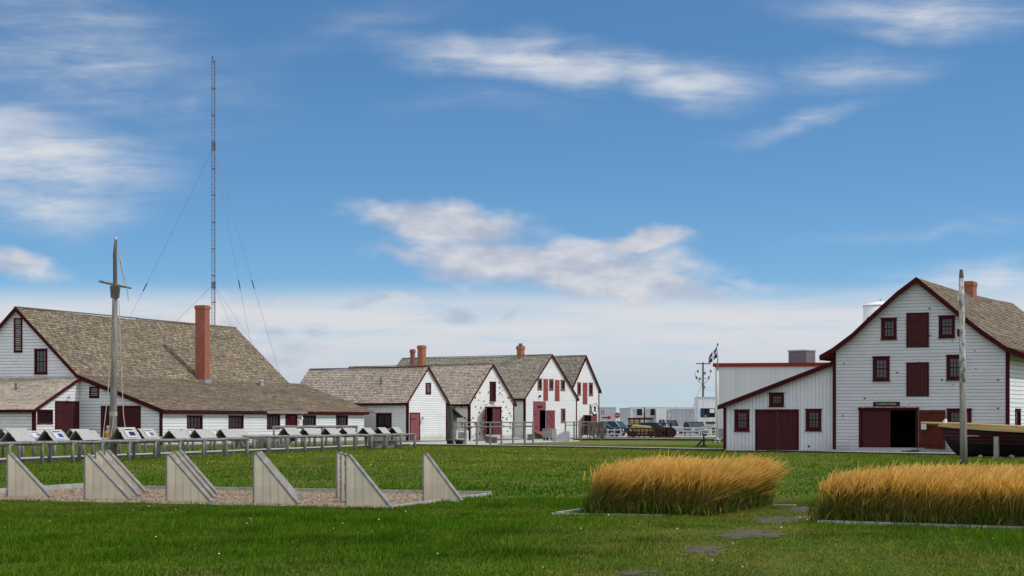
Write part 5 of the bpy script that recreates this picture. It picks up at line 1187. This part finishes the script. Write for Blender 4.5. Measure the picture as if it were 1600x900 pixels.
def wheat(name, label, A, B, C, N, hgt, seed):
    r = np.random.default_rng(seed); e1, e2 = B - A, C - B
    s, t = r.random(N), r.random(N); s += r.normal(0, .03, N); t += r.normal(0, .022, N)
    X = A.x + e1.x * s + e2.x * t; Y = A.y + e1.y * s + e2.y * t
    nz = .6 * sm_noise(X, Y, 1.7, seed) + .6 * sm_noise(X, Y, 4.5, seed + 1); edge = np.minimum(np.minimum(s, 1 - s) * e1.length, np.minimum(t, 1 - t) * e2.length); h = hgt * (1 - .10 * np.exp(-np.clip(edge, 0, 9) / .12) * r.random(N)) * (1 + .12 * nz + r.normal(0, .10, N)); h = np.where(r.random(N) < .08, h * r.uniform(.4, .8, N), h)
    ln = (.26 + .18 * sm_noise(X, Y, 2.2, seed + 3) + r.normal(0, .19, N)) * hgt; ly = r.normal(0, .18, N) + .12 * sm_noise(X, Y, 2.8, seed + 7)
    T = np.array([0, .33, .66, .84, 1.0]); Wd = np.array([.0032, .003, .0024, .0085, .003])
    ang = r.uniform(-.9, .9, N)
    V = np.zeros((N, 10, 3)); C_ = np.zeros((N, 10, 3)); tone = r.uniform(.75, 1.25, N)[:, None]
    green = np.clip(.5 + .5 * sm_noise(X, Y, 1.6, seed + 9) + r.normal(0, .3, N), 0, 1)[:, None]
    low = np.array([.075, .095, .014]) * green + np.array([.14, .10, .026]) * (1 - green)
    midc = np.array([.16, .15, .026]) * green + np.array([.33, .21, .045]) * (1 - green)
    head = np.array([.64, .345, .06]) + r.normal(0, .03, (N, 1)); head2 = np.array([.74, .48, .14])
    cols = [low * .9, low, midc, head, head2 + 0 * head]
    for i, (tt, w) in enumerate(zip(T, Wd)):
        px = X + ln * tt ** 2.2; py = Y + ly * tt ** 2; pz = h * (tt - .10 * tt ** 3)
        for j, sg in ((0, -1), (1, 1)):
            V[:, i * 2 + j, 0] = px + sg * w * np.cos(ang); V[:, i * 2 + j, 1] = py + sg * w * np.sin(ang); V[:, i * 2 + j, 2] = pz
            C_[:, i * 2 + j] = np.clip(cols[i] * tone, .004, 1)
    weeds = r.random(N) < .10; C_[weeds, 4:] = C_[weeds, 2:3] * np.array([.9, 1.15, .8]); V[weeds, :, 2] *= .55; V[weeds, 2:8] += (V[weeds, 2:8] - V[weeds, 2:8].mean(1, keepdims=True)) * .0
    # weeds and leafy growth round the foot of the plot
    K = 5200; q = r.random(K); side = r.integers(0, 4, K); a_ = np.where(side == 0, q, np.where(side == 1, 1, np.where(side == 2, q, 0))); b_ = np.where(side == 0, 0, np.where(side == 1, q, np.where(side == 2, 1, q)))
    wx = A.x + e1.x * a_ + e2.x * b_ + r.normal(0, .09, K); wy = A.y + e1.y * a_ + e2.y * b_ + r.normal(0, .09, K); wh = r.uniform(.08, .34, K) * (1 + .6 * sm_noise(wx, wy, 3.1, seed + 20)); wa = r.uniform(0, 6.28, K); wl = r.uniform(.2, .8, K) * wh; wf = r.uniform(0, 6.28, K)
    W_ = np.zeros((K, 4, 3)); ww = r.uniform(.006, .016, K)
    W_[:, 0, 0] = wx; W_[:, 0, 1] = wy; W_[:, 1, 0] = wx + np.cos(wa) * wl * .4 - np.cos(wf) * ww; W_[:, 1, 1] = wy + np.sin(wa) * wl * .4 - np.sin(wf) * ww; W_[:, 1, 2] = wh * .6
    W_[:, 3, 0] = wx + np.cos(wa) * wl * .4 + np.cos(wf) * ww; W_[:, 3, 1] = wy + np.sin(wa) * wl * .4 + np.sin(wf) * ww; W_[:, 3, 2] = wh * .6; W_[:, 2, 0] = wx + np.cos(wa) * wl; W_[:, 2, 1] = wy + np.sin(wa) * wl; W_[:, 2, 2] = wh
    wc = np.where(r.random((K, 1)) < .72, np.array([[.062, .115, .012]]), np.array([[.26, .20, .07]])) * r.uniform(.5, 1.5, (K, 1)); wo = ribbon_mesh('weeds', W_, 4, [(0, 1, 2, 3)], wc[:, None].repeat(4, 1), 'stalk'); tag(wo, None, None, None, 'stuff')
    o = ribbon_mesh(name, V, 10, [(0, 1, 3, 2), (2, 3, 5, 4), (4, 5, 7, 6), (6, 7, 9, 8)], C_, 'stalk'); tag(o, label, 'wheat', None, 'stuff')
    return o
WA, WB_ = G(920, 804.5), G(1103, 807); WC = G(1194, 790)
wheat('wheat_patch', 'golden ripe grain leaning right in the left garden plot', WA, WB_, WC, 42000, .90, 5)
V_A, V_B = G(1284, 817), G(1640, 829); e = (V_B - V_A).normalized(); V_C = V_B + Vector((e.y * -1, e.x, 0)) * 4.6
wheat('wheat_patch', 'golden ripe grain leaning right in the right garden plot', V_A, V_B, V_C, 60000, .83, 6)
e1 = (WB_ - WA).normalized(); n1 = (WC - WB_).normalized()
beam('edging_timber', 'grey edging timber along the near side of the left grain plot', 'edging', WA - e1 * .62 - n1 * .12, WB_ - e1 * .75 - n1 * .12, .08, .035, 'timber')
beam('edging_timber', 'grey edging timber at the left end of the left grain plot', 'edging', WA - e1 * .56 - n1 * .05, WA - e1 * .56 + n1 * 1.6, .10, .05, 'timber')
beam('edging_timber', 'grey edging timber at the right end of the left grain plot', 'edging', WC + e1 * .25 - n1 * .3, WC + e1 * .7 - n1 * .3, .10, .04, 'timber')
beam('edging_timber', 'long grey edging timber along the near side of the right grain plot', 'edging', V_A - Vector((e.y * -1, e.x, 0)) * .12, V_B - Vector((e.y * -1, e.x, 0)) * .12, .09, .055, 'timber')

# ------------------------------------------------------------------ lawn blades, flowers
def inside(px, py, poly):
    c = np.zeros(len(px), bool); n = len(poly)
    for i in range(n):
        x0, y0 = poly[i][0], poly[i][1]; x1, y1 = poly[(i + 1) % n][0], poly[(i + 1) % n][1]
        hit = ((y0 > py) != (y1 > py)) & (px < (x1 - x0) * (py - y0) / (y1 - y0 + 1e-12) + x0); c ^= hit
    return c
BLOCK = [[BL, BR, FR, FL], w1 + [offs(p, 288, 1.7) for p in reversed(w1)], w2 + [offs(p, 12, 2.0) for p in reversed(w2)], [WA, WB_, WC, WA + (WC - WB_)], [V_A, V_B, V_C, V_A + (V_C - V_B)]]
def lawn(N, y0, y1, h0, h1, wd, seed, name):
    r = np.random.default_rng(seed); Y = np.sqrt(r.uniform(y0 ** 2, y1 ** 2, N)); X = Y * r.uniform(-.30, .30, N)
    keep = np.ones(N, bool)
    for i, b in enumerate(BLOCK): keep &= ~(inside(X, Y, [(p[0], p[1]) for p in b]) & ((r.random(N) < .90) | (sm_noise(X, Y, 2.2, 70) < .1) if i == 0 else True))
    for sp in soil_polys: keep &= ~(inside(X, Y, sp) & (r.random(N) < .5 + .35 * sm_noise(X, Y, 5, 71)))
    X, Y = X[keep], Y[keep]; N = len(X)
    lush = np.clip(.5 + .6 * sm_noise(X, Y, .55, 40) + .5 * sm_noise(X, Y, 2.4, 41) + .3 * sm_noise(X, Y, 7, 48), 0, 1)
    # the worn track past the grain plots
    tr = np.exp(-((X - (3.6 + (Y - 27) * .16 + .5 * np.sin(Y * .6))) / 2.0) ** 2) * (Y < 44)
    dry = np.clip(.38 * (1 - lush) - .06 + .85 * tr * (.6 + .6 * sm_noise(X, Y, 1.4, 44)) + .34 * np.clip((Y - 45) / 45, 0, 1) + .35 * np.clip(sm_noise(X, Y, .35, 47), 0, 1) + r.normal(0, .16, N), 0, 1)
    hh = r.uniform(h0, h1, N) * (.55 + .75 * lush) * (1 - .45 * np.clip(tr, 0, 1)); az = r.uniform(0, 6.28, N); cl = sm_noise(X, Y, 16, 60) + .8 * sm_noise(X, Y, 34, 61); hh = hh * np.clip(1 + .55 * cl, .35, 2.2); lean = r.uniform(.1, .75, N) * hh
    V = np.zeros((N, 3, 3)); fa = r.uniform(0, 6.28, N); w = wd * r.uniform(.7, 1.4, N)
    V[:, 0, 0] = X - np.cos(fa) * w; V[:, 0, 1] = Y - np.sin(fa) * w; V[:, 1, 0] = X + np.cos(fa) * w; V[:, 1, 1] = Y + np.sin(fa) * w
    V[:, 2, 0] = X + np.cos(az) * lean + .15 * hh; V[:, 2, 1] = Y + np.sin(az) * lean; V[:, 2, 2] = hh
    up_ = (1 + .22 * np.clip((Y - 44) / 30, 0, 1))[:, None]
    g = up_ * np.array([.055, .135, .004])[None] * (1 - dry[:, None]) + up_ * np.array([.19, .18, .035])[None] * dry[:, None]
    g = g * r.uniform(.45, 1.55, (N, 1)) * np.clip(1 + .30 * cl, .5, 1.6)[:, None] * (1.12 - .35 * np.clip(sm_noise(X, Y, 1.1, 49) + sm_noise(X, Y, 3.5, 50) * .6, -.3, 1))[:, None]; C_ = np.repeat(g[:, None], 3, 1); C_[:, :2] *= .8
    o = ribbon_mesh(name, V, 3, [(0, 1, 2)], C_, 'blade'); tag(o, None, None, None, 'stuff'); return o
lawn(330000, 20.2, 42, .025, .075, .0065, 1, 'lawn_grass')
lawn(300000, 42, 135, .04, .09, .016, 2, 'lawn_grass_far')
def flowers(name, N, y0, y1, mat, sz, seed, xr=(-.29, .29)):
    r = np.random.default_rng(seed); mb = MB()
    for i in range(N):
        y = math.sqrt(r.uniform(y0 ** 2, y1 ** 2)); x = y * r.uniform(*xr); s = sz * r.uniform(.6, 1.3)
        if any(inside(np.array([x]), np.array([y]), [(p[0], p[1]) for p in b])[0] for b in BLOCK): continue
        z = r.uniform(.06, .10); mb.face([(x + s * math.cos(a), y + s * math.sin(a) * .9, z + s * .5 * math.sin(a)) for a in np.linspace(0, 5.2, 6)])
    o = mb.build(name, mat); tag(o, None, None, None, 'stuff')
flowers('white_clover', 50, 20.5, 44, 'petal', .010, 3); flowers('dandelions', 110, 70, 118, 'petal_y', .022, 4, (-.27, .02))
# gravel stones give the bed a broken surface
r = np.random.default_rng(8); mb = MB(); eu, ev_ = BR - BL, FR - BR
N = 9000; s, t = r.random(N), r.random(N); X = BL.x + eu.x * s + ev_.x * t; Y = BL.y + eu.y * s + ev_.y * t; q = r.uniform(.012, .035, N)
V = np.zeros((N, 4, 3)); tet = np.array([(1, 0, 0), (-.6, .8, .1), (-.6, -.8, .1), (0, 0, 1.)])
V[:] = tet[None] * q[:, None, None]; a = r.uniform(0, 6.28, N); x_, y_ = V[..., 0].copy(), V[..., 1].copy()
V[..., 0] = x_ * np.cos(a)[:, None] - y_ * np.sin(a)[:, None] + X[:, None]; V[..., 1] = x_ * np.sin(a)[:, None] + y_ * np.cos(a)[:, None] + Y[:, None]; V[..., 2] += .012
cc = (np.array([.42, .32, .235])[None] * r.uniform(.45, 1.3, (N, 1)))[:, None].repeat(4, 1)
o = ribbon_mesh('gravel_stones', V, 4, [(0, 1, 3), (1, 2, 3), (2, 0, 3)], cc, 'blade'); tag(o, None, None, None, 'stuff')
